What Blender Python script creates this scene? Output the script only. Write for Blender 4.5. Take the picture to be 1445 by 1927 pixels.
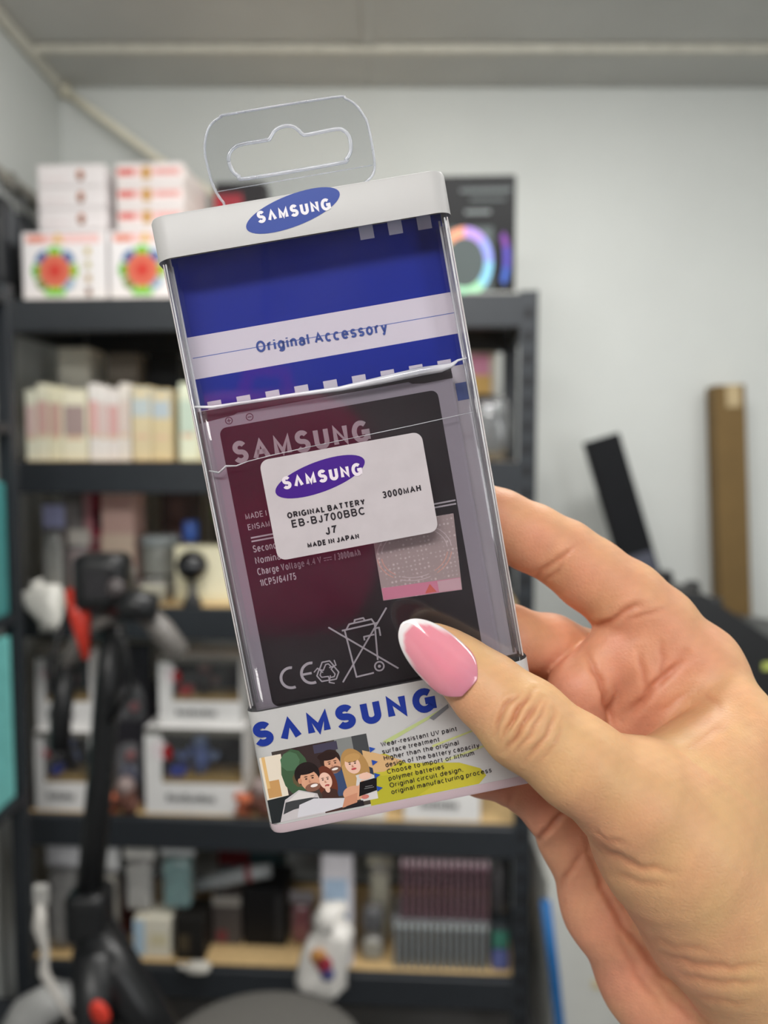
import bpy, bmesh, math, random
import numpy as np
from mathutils import Matrix, Vector

for o in list(bpy.data.objects):
    bpy.data.objects.remove(o)
scene = bpy.context.scene
COL = scene.collection
rnd = random.Random(7)

# ------------------------------------------------------------------ camera
PITCH = math.radians(4.0)
CAM = Vector((0.0, 0.0, 1.45))
RIGHT = Vector((1, 0, 0))
UP = Vector((0, math.sin(PITCH), math.cos(PITCH)))
FWD = Vector((0, math.cos(PITCH), -math.sin(PITCH)))
cam_data = bpy.data.cameras.new('camera')
cam = bpy.data.objects.new('camera', cam_data)
COL.objects.link(cam)
cam.location = CAM
cam.rotation_euler = (math.radians(90) - PITCH, 0, 0)
cam_data.sensor_fit = 'VERTICAL'
cam_data.sensor_height = 24.0
cam_data.lens = 24.0 * 1447.0 / 1927.0
cam_data.clip_start = 0.01
cam_data.clip_end = 50
cam_data.dof.use_dof = True
cam_data.dof.focus_distance = 0.190
cam_data.dof.aperture_fstop = cam_data.lens / 3.1
scene.camera = cam

# ------------------------------------------------------------------ world, lights, exposure
world = bpy.data.worlds.new('world')
scene.world = world
world.use_nodes = True
bgn = world.node_tree.nodes['Background']
bgn.inputs[0].default_value = (0.93, 0.97, 1.0, 1)
bgn.inputs[1].default_value = 0.30


def area(name, loc, target, sx, sy, power, col):
    d = bpy.data.lights.new(name, 'AREA')
    d.shape = 'RECTANGLE'
    d.size = sx
    d.size_y = sy
    d.energy = power
    d.color = col
    o = bpy.data.objects.new(name, d)
    COL.objects.link(o)
    o.location = loc
    o.rotation_euler = (Vector(target) - Vector(loc)).to_track_quat('-Z', 'Y').to_euler()
    return o


area('ceiling_lamp_light', (0.25, 1.10, 2.50), (0.15, 1.5, 0.0), 1.2, 0.3, 18, (1.0, 0.985, 0.96))
area('ceiling_lamp_light', (-0.35, -1.15, 2.50), (-0.3, 0.0, 0.9), 1.2, 0.3, 23, (1.0, 0.98, 0.945))
area('front_fill_light', (1.35, -1.54, 1.45), (0.1, 0.2, 1.40), 1.0, 1.5, 18, (0.97, 0.99, 1.0))  # unseen fill lamp added behind the viewer to light the package from the front
area('ceiling_lamp_light', (1.5, 0.6, 2.50), (1.4, 1.0, 0.0), 0.3, 1.2, 8, (1.0, 0.99, 0.965))

vs = scene.view_settings
vs.view_transform = 'Standard'
vs.look = 'None'
vs.gamma = 1.0
vs.use_curve_mapping = False
vs.exposure = 0.52


# ------------------------------------------------------------------ helpers
def lin(c):
    """sRGB 0..255 triple -> linear rgba"""
    r = []
    for v in c:
        v = v / 255.0
        r.append(v / 12.92 if v <= 0.04045 else ((v + 0.055) / 1.055) ** 2.4)
    return (r[0], r[1], r[2], 1.0)


MATS = {}


def mat(name, col, rough=0.5, metal=0.0, var=0.08, scale=40.0, bump=0.0, coat=0.0, spec=0.5, sss=0.0, emit=None):
    """procedural principled material with noise-driven variation"""
    if name in MATS:
        return MATS[name]
    m = bpy.data.materials.new(name)
    m.use_nodes = True
    nt = m.node_tree
    b = nt.nodes['Principled BSDF']
    c = lin(col)
    b.inputs['Roughness'].default_value = rough
    b.inputs['Metallic'].default_value = metal
    b.inputs['Coat Weight'].default_value = coat
    b.inputs['Specular IOR Level'].default_value = spec
    b.inputs['Subsurface Weight'].default_value = sss
    b.inputs['Subsurface Scale'].default_value = 0.003
    tc = nt.nodes.new('ShaderNodeTexCoord')
    nz = nt.nodes.new('ShaderNodeTexNoise')
    nz.inputs['Scale'].default_value = scale
    nz.inputs['Detail'].default_value = 3
    nt.links.new(tc.outputs['Object'], nz.inputs['Vector'])
    rp = nt.nodes.new('ShaderNodeValToRGB')
    rp.color_ramp.elements[0].position = 0.3
    rp.color_ramp.elements[1].position = 0.7
    rp.color_ramp.elements[0].color = tuple(x * (1 - var) for x in c[:3]) + (1,)
    rp.color_ramp.elements[1].color = tuple(min(1, x * (1 + var)) for x in c[:3]) + (1,)
    nt.links.new(nz.outputs['Fac'], rp.inputs['Fac'])
    nt.links.new(rp.outputs['Color'], b.inputs['Base Color'])
    if bump:
        bp = nt.nodes.new('ShaderNodeBump')
        bp.inputs['Strength'].default_value = bump
        bp.inputs['Distance'].default_value = 0.002
        nt.links.new(nz.outputs['Fac'], bp.inputs['Height'])
        nt.links.new(bp.outputs['Normal'], b.inputs['Normal'])
    if emit:
        b.inputs['Emission Color'].default_value = lin(emit[0])
        b.inputs['Emission Strength'].default_value = emit[1]
    MATS[name] = m
    return m


def clear(name, tint=(250, 250, 250), rough=0.06, milky=0.04, milk_col=(225, 225, 230), ior=1.45, boost=1.0):
    """thin clear plastic: transparent body with a fresnel gloss and a little haze"""
    if name in MATS:
        return MATS[name]
    m = bpy.data.materials.new(name)
    m.use_nodes = True
    nt = m.node_tree
    nt.nodes.remove(nt.nodes['Principled BSDF'])
    out = nt.nodes['Material Output']
    tr = nt.nodes.new('ShaderNodeBsdfTransparent')
    tr.inputs[0].default_value = lin(tint)
    gl = nt.nodes.new('ShaderNodeBsdfGlossy')
    gl.inputs['Roughness'].default_value = rough
    df = nt.nodes.new('ShaderNodeBsdfDiffuse')
    df.inputs[0].default_value = lin(milk_col)
    fr = nt.nodes.new('ShaderNodeLayerWeight')      # Schlick gloss, the same from either side of the film
    fr.inputs['Blend'].default_value = 0.5
    pw = nt.nodes.new('ShaderNodeMath')
    pw.operation = 'POWER'
    pw.inputs[1].default_value = 4.0
    nt.links.new(fr.outputs['Facing'], pw.inputs[0])
    f0 = ((ior - 1) / (ior + 1)) ** 2 * boost
    mu = nt.nodes.new('ShaderNodeMath')
    mu.operation = 'MULTIPLY_ADD'
    mu.use_clamp = True
    mu.inputs[1].default_value = 0.8
    mu.inputs[2].default_value = f0
    nz = nt.nodes.new('ShaderNodeTexNoise')
    nz.inputs['Scale'].default_value = 60
    tc = nt.nodes.new('ShaderNodeTexCoord')
    nt.links.new(tc.outputs['Object'], nz.inputs['Vector'])
    mm = nt.nodes.new('ShaderNodeMath')
    mm.operation = 'MULTIPLY'
    mm.inputs[1].default_value = milky * 2
    nt.links.new(nz.outputs['Fac'], mm.inputs[0])
    m1 = nt.nodes.new('ShaderNodeMixShader')
    m2 = nt.nodes.new('ShaderNodeMixShader')
    nt.links.new(mm.outputs[0], m1.inputs[0])
    nt.links.new(tr.outputs[0], m1.inputs[1])
    nt.links.new(df.outputs[0], m1.inputs[2])
    nt.links.new(pw.outputs[0], mu.inputs[0])
    nt.links.new(mu.outputs[0], m2.inputs[0])
    nt.links.new(m1.outputs[0], m2.inputs[1])
    nt.links.new(gl.outputs[0], m2.inputs[2])
    nt.links.new(m2.outputs[0], out.inputs[0])
    MATS[name] = m
    return m


def colmat(name, rough=0.5, coat=0.0, sss=0.0, bump=0.0, bscale=1500.0, attr='Col', spec=0.5):
    """printed / skin material: colour comes from the mesh's own colour attribute"""
    if name in MATS:
        return MATS[name]
    m = bpy.data.materials.new(name)
    m.use_nodes = True
    nt = m.node_tree
    b = nt.nodes['Principled BSDF']
    b.inputs['Roughness'].default_value = rough
    b.inputs['Coat Weight'].default_value = coat
    b.inputs['Specular IOR Level'].default_value = spec
    b.inputs['Subsurface Weight'].default_value = sss
    b.inputs['Subsurface Scale'].default_value = 0.002
    a = nt.nodes.new('ShaderNodeAttribute')
    a.attribute_name = attr
    nt.links.new(a.outputs['Color'], b.inputs['Base Color'])
    if bump:
        tc = nt.nodes.new('ShaderNodeTexCoord')
        nz = nt.nodes.new('ShaderNodeTexNoise')
        nz.inputs['Scale'].default_value = bscale
        nz.inputs['Detail'].default_value = 4
        nt.links.new(tc.outputs['Object'], nz.inputs['Vector'])
        bp = nt.nodes.new('ShaderNodeBump')
        bp.inputs['Strength'].default_value = bump
        bp.inputs['Distance'].default_value = 0.0003
        nt.links.new(nz.outputs['Fac'], bp.inputs['Height'])
        nt.links.new(bp.outputs['Normal'], b.inputs['Normal'])
    MATS[name] = m
    return m


def tag(o, label, cat, group=None):
    o['label'] = label
    o['category'] = cat
    if group:
        o['group'] = group
    return o


def link(name, me, material=None, parent=None, loc=None):
    o = bpy.data.objects.new(name, me)
    COL.objects.link(o)
    if material is not None and len(me.materials) == 0:
        me.materials.append(material)
    if parent is not None:
        o.parent = parent
    if loc is not None:
        o.location = loc
    return o


def obj(name, bm, material, parent=None, smooth=False, loc=None):
    me = bpy.data.meshes.new(name)
    bm.normal_update()
    bm.to_mesh(me)
    bm.free()
    if smooth:
        for p in me.polygons:
            p.use_smooth = True
    return link(name, me, material, parent, loc)


def thing(name, label, cat, loc=(0, 0, 0), rz=0.0, group=None, kind=None):
    o = bpy.data.objects.new(name, None)
    COL.objects.link(o)
    o.empty_display_size = 0.02
    o.location = loc
    o.rotation_euler = (0, 0, rz)
    if label:
        tag(o, label, cat, group)
    if kind:
        o['kind'] = kind
    return o


def struct(name, bm, m, parent=None, smooth=False):
    o = obj(name, bm, m, parent, smooth)
    if parent is None:
        o['kind'] = 'structure'
    return o


def B(x0, x1, y0, y1, z0, z1, bev=0.0, bm=None, seg=1):
    """a (bevelled) box"""
    own = bmesh.new()
    bmesh.ops.create_cube(own, size=1.0)
    for v in own.verts:
        v.co = Vector(((x0 + x1) / 2 + v.co.x * (x1 - x0), (y0 + y1) / 2 + v.co.y * (y1 - y0), (z0 + z1) / 2 + v.co.z * (z1 - z0)))
    if bev > 0:
        bmesh.ops.bevel(own, geom=list(own.edges), offset=bev, segments=seg, affect='EDGES', profile=0.7)
    if bm is None:
        return own
    me = bpy.data.meshes.new('t')
    own.to_mesh(me)
    own.free()
    bm.from_mesh(me)
    bpy.data.meshes.remove(me)
    return bm


def tube(pts, r, n=10, bm=None, cap=True):
    """round tube through points; r is a number or one radius per point"""
    bm = bm or bmesh.new()
    pts = [Vector(p) for p in pts]
    rs = r if isinstance(r, (list, tuple)) else [r] * len(pts)
    rings = []
    ref = None
    for i, p in enumerate(pts):
        t = (pts[min(i + 1, len(pts) - 1)] - pts[max(i - 1, 0)]).normalized()
        if ref is None:
            ref = Vector((0, 0, 1)) if abs(t.z) < 0.9 else Vector((1, 0, 0))
        a = t.cross(ref).normalized()
        b = a.cross(t).normalized()
        ref = b
        rings.append([bm.verts.new(p + (a * math.cos(2 * math.pi * k / n) + b * math.sin(2 * math.pi * k / n)) * rs[i]) for k in range(n)])
    for i in range(len(rings) - 1):
        for k in range(n):
            bm.faces.new((rings[i][k], rings[i][(k + 1) % n], rings[i + 1][(k + 1) % n], rings[i + 1][k]))
    if cap:
        bm.faces.new(rings[0][::-1])
        bm.faces.new(rings[-1])
    bmesh.ops.recalc_face_normals(bm, faces=bm.faces)
    return bm


def lathe(prof, n=20, bm=None):
    """profile of (radius, z) turned about z"""
    bm = bm or bmesh.new()
    rings = []
    for r, z in prof:
        rings.append([bm.verts.new((r * math.cos(2 * math.pi * k / n), r * math.sin(2 * math.pi * k / n), z)) for k in range(n)])
    for i in range(len(rings) - 1):
        for k in range(n):
            bm.faces.new((rings[i][k], rings[i][(k + 1) % n], rings[i + 1][(k + 1) % n], rings[i + 1][k]))
    bm.faces.new(rings[0][::-1])
    bm.faces.new(rings[-1])
    bmesh.ops.recalc_face_normals(bm, faces=bm.faces)
    return bm


def prism(pts, axis, a0, a1, bm=None):
    """polygon pts (2d) extruded along an axis ('x','y','z') from a0 to a1"""
    bm = bm or bmesh.new()

    def P(p, a):
        if axis == 'x':
            return (a, p[0], p[1])
        if axis == 'y':
            return (p[0], a, p[1])
        return (p[0], p[1], a)
    lo = [bm.verts.new(P(p, a0)) for p in pts]
    hi = [bm.verts.new(P(p, a1)) for p in pts]
    n = len(pts)
    bm.faces.new(lo[::-1])
    bm.faces.new(hi)
    for i in range(n):
        bm.faces.new((lo[i], lo[(i + 1) % n], hi[(i + 1) % n], hi[i]))
    bmesh.ops.recalc_face_normals(bm, faces=bm.faces)
    return bm


def rrect(x0, x1, y0, y1, r, n=6):
    """rounded rectangle outline, counter-clockwise"""
    out = []
    for cx, cy, a0 in ((x1 - r, y1 - r, 0), (x0 + r, y1 - r, 90), (x0 + r, y0 + r, 180), (x1 - r, y0 + r, 270)):
        for k in range(n + 1):
            a = math.radians(a0 + 90 * k / n)
            out.append((cx + r * math.cos(a), cy + r * math.sin(a)))
    return out


def ell(cx, cy, rx, ry, rot=0.0, n=28, a0=0.0, a1=360.0):
    out = []
    full = abs(a1 - a0) >= 360
    cnt = n if full else n + 1
    for k in range(cnt):
        a = math.radians(a0 + (a1 - a0) * k / n)
        x, y = rx * math.cos(a), ry * math.sin(a)
        c, s = math.cos(math.radians(rot)), math.sin(math.radians(rot))
        out.append((cx + x * c - y * s, cy + x * s + y * c))
    return out


def ring_poly(cx, cy, r0, r1, a0, a1, n=14):
    return ell(cx, cy, r1, r1, 0, n, a0, a1) + ell(cx, cy, r0, r0, 0, n, a0, a1)[::-1]


def stroke(pts, w):
    """list of quads along a polyline of width w"""
    out = []
    for (x0, y0), (x1, y1) in zip(pts[:-1], pts[1:]):
        dx, dy = x1 - x0, y1 - y0
        l = math.hypot(dx, dy) or 1e-9
        nx, ny = -dy / l * w / 2, dx / l * w / 2
        ex, ey = dx / l * w * 0.3, dy / l * w * 0.3
        out.append([(x0 - nx - ex, y0 - ny - ey), (x1 - nx + ex, y1 - ny + ey), (x1 + nx + ex, y1 + ny + ey), (x0 + nx - ex, y0 + ny - ey)])
    return out


def paint(name, polys, parent, material, to3d, step=0.000012):
    """flat print: coloured polygons (pts, rgb) one above the other; to3d(x, y, h) -> local point"""
    me = bpy.data.meshes.new(name)
    verts, faces, cols = [], [], []
    for i, (pts, c) in enumerate(polys):
        b = len(verts)
        verts += [to3d(x, y, step * (i + 1)) for x, y in pts]
        faces.append(list(range(b, b + len(pts))))
        cols.append(lin(c))
    me.from_pydata(verts, [], faces)
    ca = me.color_attributes.new('Col', 'FLOAT_COLOR', 'CORNER')
    k = 0
    for p in me.polygons:
        for _ in p.loop_indices:
            ca.data[k].color = cols[p.index]
            k += 1
    me.update()
    return link(name, me, material, parent)


def arc(cx, cy, rx, ry, a0, a1):
    n = max(2, int(abs(a1 - a0) / 15))
    return [(cx + rx * math.cos(math.radians(a0 + (a1 - a0) * k / n)), cy + ry * math.sin(math.radians(a0 + (a1 - a0) * k / n))) for k in range(n + 1)]


def _o(cx, cy, rx, ry):
    return arc(cx, cy, rx, ry, 90, 450)


# plain sans-serif letters as centre lines (cap height 1, x-height 0.72): advance width, strokes
GLYPH = {
    'A': (.72, [[(0, 0), (.36, 1), (.72, 0)], [(.12, .33), (.60, .33)]]),
    'Λ': (.66, [[(0, 0), (.33, 1), (.66, 0)]]),
    'B': (.60, [[(0, 0), (0, 1), (.33, 1)] + arc(.33, .76, .22, .24, 90, -90) + [(0, .52)], [(.33, .52)] + arc(.34, .26, .26, .26, 90, -90) + [(0, 0)]]),
    'C': (.68, [arc(.38, .5, .38, .5, 48, 312)]),
    'D': (.64, [[(0, 0), (0, 1), (.28, 1)] + arc(.28, .5, .36, .5, 90, -90) + [(0, 0)]]),
    'E': (.55, [[(.54, 1), (0, 1), (0, 0), (.56, 0)], [(0, .53), (.50, .53)]]),
    'G': (.74, [arc(.39, .5, .39, .5, 48, 318) + [(.74, .16), (.74, .46), (.42, .46)]]),
    'H': (.58, [[(0, 0), (0, 1)], [(.58, 0), (.58, 1)], [(0, .53), (.58, .53)]]),
    'I': (0, [[(0, 0), (0, 1)]]),
    'J': (.36, [[(.36, 1), (.36, .25)] + arc(.18, .25, .18, .25, 0, -180)]),
    'L': (.50, [[(0, 1), (0, 0), (.5, 0)]]),
    'M': (.72, [[(0, 0), (0, 1), (.36, .04), (.72, 1), (.72, 0)]]),
    'N': (.58, [[(0, 0), (0, 1), (.58, 0), (.58, 1)]]),
    'O': (.76, [_o(.38, .5, .38, .5)]),
    'P': (.58, [[(0, 0), (0, 1), (.33, 1)] + arc(.33, .73, .25, .27, 90, -90) + [(0, .46)]]),
    'R': (.62, [[(0, 0), (0, 1), (.33, 1)] + arc(.33, .74, .25, .26, 90, -90) + [(0, .48)], [(.32, .48), (.62, 0)]]),
    'S': (.58, [arc(.29, .75, .26, .25, 25, 270) + arc(.29, .25, .29, .25, 90, -158)[1:]]),
    'T': (.64, [[(0, 1), (.64, 1)], [(.32, 1), (.32, 0)]]),
    'U': (.58, [[(0, 1), (0, .3)] + arc(.29, .3, .29, .3, 180, 360) + [(.58, 1)]]),
    'V': (.66, [[(0, 1), (.33, 0), (.66, 1)]]),
    'W': (.95, [[(0, 1), (.24, 0), (.475, .95), (.71, 0), (.95, 1)]]),
    'Y': (.66, [[(0, 1), (.33, .45), (.66, 1)], [(.33, .45), (.33, 0)]]),
    '0': (.50, [_o(.25, .5, .25, .5)]),
    '1': (.26, [[(0, .74), (.26, 1), (.26, 0)]]),
    '3': (.50, [arc(.25, .76, .23, .24, 155, -90) + [(.18, .52)], arc(.24, .26, .26, .26, 90, -155)]),
    '4': (.56, [[(.42, 0), (.42, 1), (0, .3), (.56, .3)]]),
    '5': (.50, [[(.48, 1), (.10, 1), (.04, .50)] + arc(.24, .32, .26, .32, 130, -150)]),
    '6': (.52, [_o(.26, .31, .26, .31), arc(.30, .42, .30, .58, 55, 190)]),
    '7': (.50, [[(0, 1), (.50, 1), (.30, .62), (.18, 0)]]),
    'a': (.47, [arc(.25, .50, .21, .22, 165, 0) + [(.46, 0)], _o(.22, .21, .22, .21)]),
    'b': (.50, [[(0, 0), (0, 1)], _o(.25, .36, .25, .36)]),
    'c': (.46, [arc(.25, .36, .25, .36, 50, 310)]),
    'd': (.50, [[(.5, 0), (.5, 1)], _o(.25, .36, .25, .36)]),
    'e': (.52, [[(0, .38)] + [(.52, .38)] + arc(.26, .36, .26, .36, 10, 320)]),
    'f': (.28, [[(.12, 0), (.12, .8)] + arc(.28, .8, .16, .2, 180, 80), [(0, .72), (.28, .72)]]),
    'g': (.50, [_o(.25, .36, .25, .36), [(.5, .72), (.5, -.05)] + arc(.25, -.05, .25, .22, 0, -150)]),
    'h': (.46, [[(0, 0), (0, 1)], arc(.23, .47, .23, .25, 180, 0) + [(.46, 0)]]),
    'i': (0, [[(0, 0), (0, .72)], [(0, .90), (0, 1.0)]]),
    'l': (0, [[(0, 0), (0, 1)]]),
    'm': (.76, [[(0, 0), (0, .72)], arc(.19, .5, .19, .22, 180, 0) + [(.38, 0)], arc(.57, .5, .19, .22, 180, 0) + [(.76, 0)]]),
    'n': (.46, [[(0, 0), (0, .72)], arc(.23, .47, .23, .25, 180, 0) + [(.46, 0)]]),
    'o': (.52, [_o(.26, .36, .26, .36)]),
    'p': (.50, [[(0, .72), (0, -.27)], _o(.25, .36, .25, .36)]),
    'r': (.24, [[(0, 0), (0, .72)], arc(.2, .48, .2, .24, 180, 70)]),
    's': (.42, [arc(.21, .54, .19, .18, 25, 270) + arc(.21, .18, .21, .18, 90, -155)[1:]]),
    't': (.26, [[(.11, .93), (.11, .15)] + arc(.23, .15, .12, .15, 180, 285), [(0, .72), (.26, .72)]]),
    'u': (.46, [[(0, .72), (0, .25)] + arc(.23, .25, .23, .25, 180, 360), [(.46, .72), (.46, 0)]]),
    'v': (.46, [[(0, .72), (.23, 0), (.46, .72)]]),
    'x': (.44, [[(0, .72), (.44, 0)], [(.44, .72), (0, 0)]]),
    'y': (.46, [[(.46, .72), (.16, -.2), (.02, -.27)], [(0, .72), (.23, 0)]]),
    'z': (.42, [[(0, .72), (.42, .72), (0, 0), (.42, 0)]]),
    '-': (.26, [[(0, .36), (.26, .36)]]), '.': (0, [[(0, 0), (0, .06)]]), ',': (.04, [[(.04, .06), (0, -.14)]]), '/': (.26, [[(0, 0), (.26, 1)]]),
}


def ribbon(pts, w):
    """mitred band of width w along a polyline: left and right points"""
    pts = [p for i, p in enumerate(pts) if i == 0 or math.dist(p, pts[i - 1]) > 1e-6]
    n = len(pts)
    dirs = []
    for (x0, y0), (x1, y1) in zip(pts[:-1], pts[1:]):
        l = math.hypot(x1 - x0, y1 - y0) or 1e-9
        dirs.append(((x1 - x0) / l, (y1 - y0) / l))
    closed = math.hypot(pts[0][0] - pts[-1][0], pts[0][1] - pts[-1][1]) < 1e-6
    L, R = [], []
    for i in range(n):
        a = dirs[i - 1] if i > 0 else (dirs[-1] if closed else dirs[0])
        b_ = dirs[i] if i < n - 1 else (dirs[0] if closed else dirs[-1])
        mx, my = -(a[1] + b_[1]), a[0] + b_[0]
        l = math.hypot(mx, my)
        if l < 0.2:
            mx, my, l = -a[1], a[0], 1.0
        mx, my = mx / l, my / l
        k = w / 2 / max(0.42, mx * -a[1] + my * a[0])
        L.append((pts[i][0] + mx * k, pts[i][1] + my * k))
        R.append((pts[i][0] - mx * k, pts[i][1] - my * k))
    return L, R


def text(s, p0, p1, cap, material, parent, to3d, bold=0.13, h=0.00006, name='lettering', gap=0.20, shear=0.0):
    """one line of print from baseline point p0 to p1; cap = letter height, bold = stroke weight in letter heights"""
    w = bold
    dx, dy = p1[0] - p0[0], p1[1] - p0[1]
    Ln = math.hypot(dx, dy)
    body = [ch for ch in s if ch != ' ']
    free = sum(GLYPH[ch][0] for ch in body) + gap * (len(body) - 1) + 0.36 * s.count(' ')
    kx = max(0.25, (Ln / cap - len(body) * w) / free)      # widths stretch, stroke weight does not
    x = 0.0
    quads = []
    for ch in s:
        if ch == ' ':
            x += 0.36 * kx
            continue
        adv, strokes = GLYPH[ch]
        for st in strokes:
            L, R = ribbon([(x + w / 2 + px * kx, w / 2 + py * (1 - w)) for px, py in st], w)
            # flatten spikes at sharp corners to the letter's height
            bt = 0.0 if min(py for px, py in st) >= 0 else -0.4
            L = [(a, min(max(b_, bt), 1.0)) for a, b_ in L]
            R = [(a, min(max(b_, bt), 1.0)) for a, b_ in R]
            for i in range(len(L) - 1):
                quads.append((L[i], L[i + 1], R[i + 1], R[i]))
        x += (adv + gap) * kx + w
    W_ = x - gap * kx
    sx = Ln / W_
    c, n = (dx / Ln, dy / Ln), (-dy / Ln, dx / Ln)
    verts, faces = [], []
    for q in quads:
        b0 = len(verts)
        for (a, b_) in q:
            aa, bb = a * sx + shear * b_ * cap, b_ * cap
            verts.append(to3d(p0[0] + c[0] * aa + n[0] * bb, p0[1] + c[1] * aa + n[1] * bb, h))
        faces.append((b0, b0 + 1, b0 + 2, b0 + 3))
    me = bpy.data.meshes.new(name)
    me.from_pydata(verts, [], faces)
    me.update()
    return link(name, me, material, parent)


# ------------------------------------------------------------------ the room
M_wall = mat('painted_wall', (206, 209, 206), 0.75, var=0.03, scale=3, bump=0.05)
M_ceil = mat('ceiling_panel', (196, 196, 192), 0.8, var=0.05, scale=4)
M_trim = mat('ceiling_bar', (205, 202, 190), 0.6)
M_floor = mat('vinyl_floor', (122, 122, 122), 0.6, var=0.12, scale=6)

struct('wall_back', B(-1.05, 2.7, 2.35, 2.45, 0, 2.7), M_wall)
struct('wall_left', B(-1.06, -0.955, -1.6, 2.35, 0, 2.7), M_wall)
struct('wall_right', B(2.3, 2.4, -1.6, 2.35, 0, 2.7), M_wall)
struct('wall_front', B(-1.06, 2.4, -1.7, -1.6, 0, 2.7), mat('dark_front_wall', (92, 88, 86), 0.8, var=0.3, scale=4))
fill_win = thing('added_window', None, None, (1.35, -1.60, 0.70), kind='structure')      # unseen window shape added to house the front fill lamp
M_frame = mat('fill_frame_white', (210, 210, 206), 0.4)
for x0, x1, z0, z1 in ((-0.55, -0.50, 0, 1.6), (0.50, 0.55, 0, 1.6), (-0.50, 0.50, 0, 0.05), (-0.50, 0.50, 1.55, 1.6), (-0.02, 0.02, 0.05, 1.55)):
    obj('fill_frame', B(x0, x1, 0.001, 0.05, z0, z1, 0.003), M_frame, fill_win)
for x0 in (-0.50, 0.02):
    obj('pane', B(x0, x0 + 0.48, 0.015, 0.021, 0.05, 1.55), mat('fill_pane_pale', (200, 206, 210), 0.1), fill_win)
struct('floor', B(-1.06, 2.4, -1.6, 2.45, -0.1, 0), M_floor)
ceil = struct('ceiling', B(-1.06, 2.4, -1.6, 2.45, 2.60, 2.68), M_trim)
# suspended panels with recessed joints and a bar along the back
xs = [-0.953, -0.045, 2.298]
ys = [-1.6, -0.4, 0.9, 2.13]
for i in range(2):
    for j in range(3):
        obj('panel', B(xs[i] + 0.006, xs[i + 1] - 0.006, ys[j] + 0.006, ys[j + 1] - 0.006, 2.552, 2.60, 0.003), M_ceil, ceil)
for i in range(2):
    obj('panel', B(xs[i] + 0.006, xs[i + 1] - 0.006, 2.165, 2.349, 2.542, 2.60, 0.003), M_ceil, ceil)
struct('trim_1', B(-0.953, 2.298, 2.135, 2.160, 2.535, 2.60, 0.004), M_trim)
struct('trim_2', B(-0.057, -0.033, -1.59, 2.348, 2.545, 2.60, 0.004), M_ceil)
struct('trim_3', B(-0.953, -0.935, -1.59, 2.348, 2.515, 2.551, 0.004), M_trim)

# ivory cable pinned in the corner, running down behind the cartons
c = thing('cable', 'ivory flat cable running diagonally down the wall from the ceiling corner', 'cable', (-0.937, 2.30, 2.51))
obj('sheath', tube([(0.0, 0.035, 0.015), (0.12, 0.01, -0.075), (0.285, 0.0, -0.197), (0.438, 0.0, -0.29), (0.55, 0.03, -0.40)], 0.0115, 8), mat('ivory_plastic', (240, 234, 214), 0.5), c, True)
obj('clip', B(-0.012, 0.02, 0.02, 0.049, -0.005, 0.03, 0.002), mat('ivory_clip', (200, 196, 178), 0.5), c)

# ------------------------------------------------------------------ main storage rack
RO = Vector((-0.8975, 1.80, 0.0))
RA = math.radians(-3.2333)
M_rack = mat('dark_grey_powder_coat', (38, 42, 47), 0.45, var=0.06, scale=30)
M_rackhole = mat('slot_black', (12, 13, 15), 0.8)
M_board = mat('chipboard', (214, 182, 130), 0.7, var=0.12, scale=90)
DECK = [1.815, 1.443, 1.100, 0.590, 0.217]
RW, RD = 1.241, 0.42
rack = thing('storage_rack', 'tall dark grey metal storage rack with five chipboard shelves against the back wall', 'rack', RO, RA)
for px_, py_ in ((0, 0), (RW - 0.04, 0), (0, RD - 0.04), (RW - 0.04, RD - 0.04)):
    sx = 1 if px_ < 0.5 else -1
    bm = B(px_, px_ + 0.04, py_, py_ + 0.003, 0, 1.82, 0)
    ox = px_ if sx > 0 else px_ + 0.037
    B(ox, ox + 0.003, py_, py_ + 0.04, 0, 1.82, 0, bm)
    post = obj('post', bm, M_rack, rack)
    if py_ == 0:
        bm = bmesh.new()
        z = 0.06
        while z < 1.8:
            B(px_ + 0.012, px_ + 0.026, py_ - 0.0008, py_ + 0.001, z, z + 0.022, 0, bm)
            z += 0.05
        s = obj('slot_row', bm, M_rackhole, post)
        s['kind'] = 'stuff'
for d in DECK:
    obj('shelf_board', B(0.028, RW - 0.028, 0.027, RD - 0.027, d - 0.012, d, 0.001), M_board, rack)
    for y0 in (0.001, RD - 0.026):
        obj('beam', B(0.035, RW - 0.035, y0, y0 + 0.025, d - 0.075, d, 0.003), M_rack, rack)
    for x0 in (0.004, RW - 0.026):
        obj('side_beam', B(x0, x0 + 0.022, 0.03, RD - 0.03, d - 0.07, d - 0.013, 0.002), M_rack, rack)

RM = Matrix.Translation(RO) @ Matrix.Rotation(RA, 4, 'Z')


def on_rack(lx, ly, lz):
    return RM @ Vector((lx, ly, lz))


M_print = colmat('carton_print', 0.5, spec=0.2)
M_gloss_print = colmat('gloss_print', 0.25, 0.3)


def front(w, h):
    """print plane on a carton's front (local y = 0 face)"""
    return lambda x, y, t: (x, -t - 0.0006, y)


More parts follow.
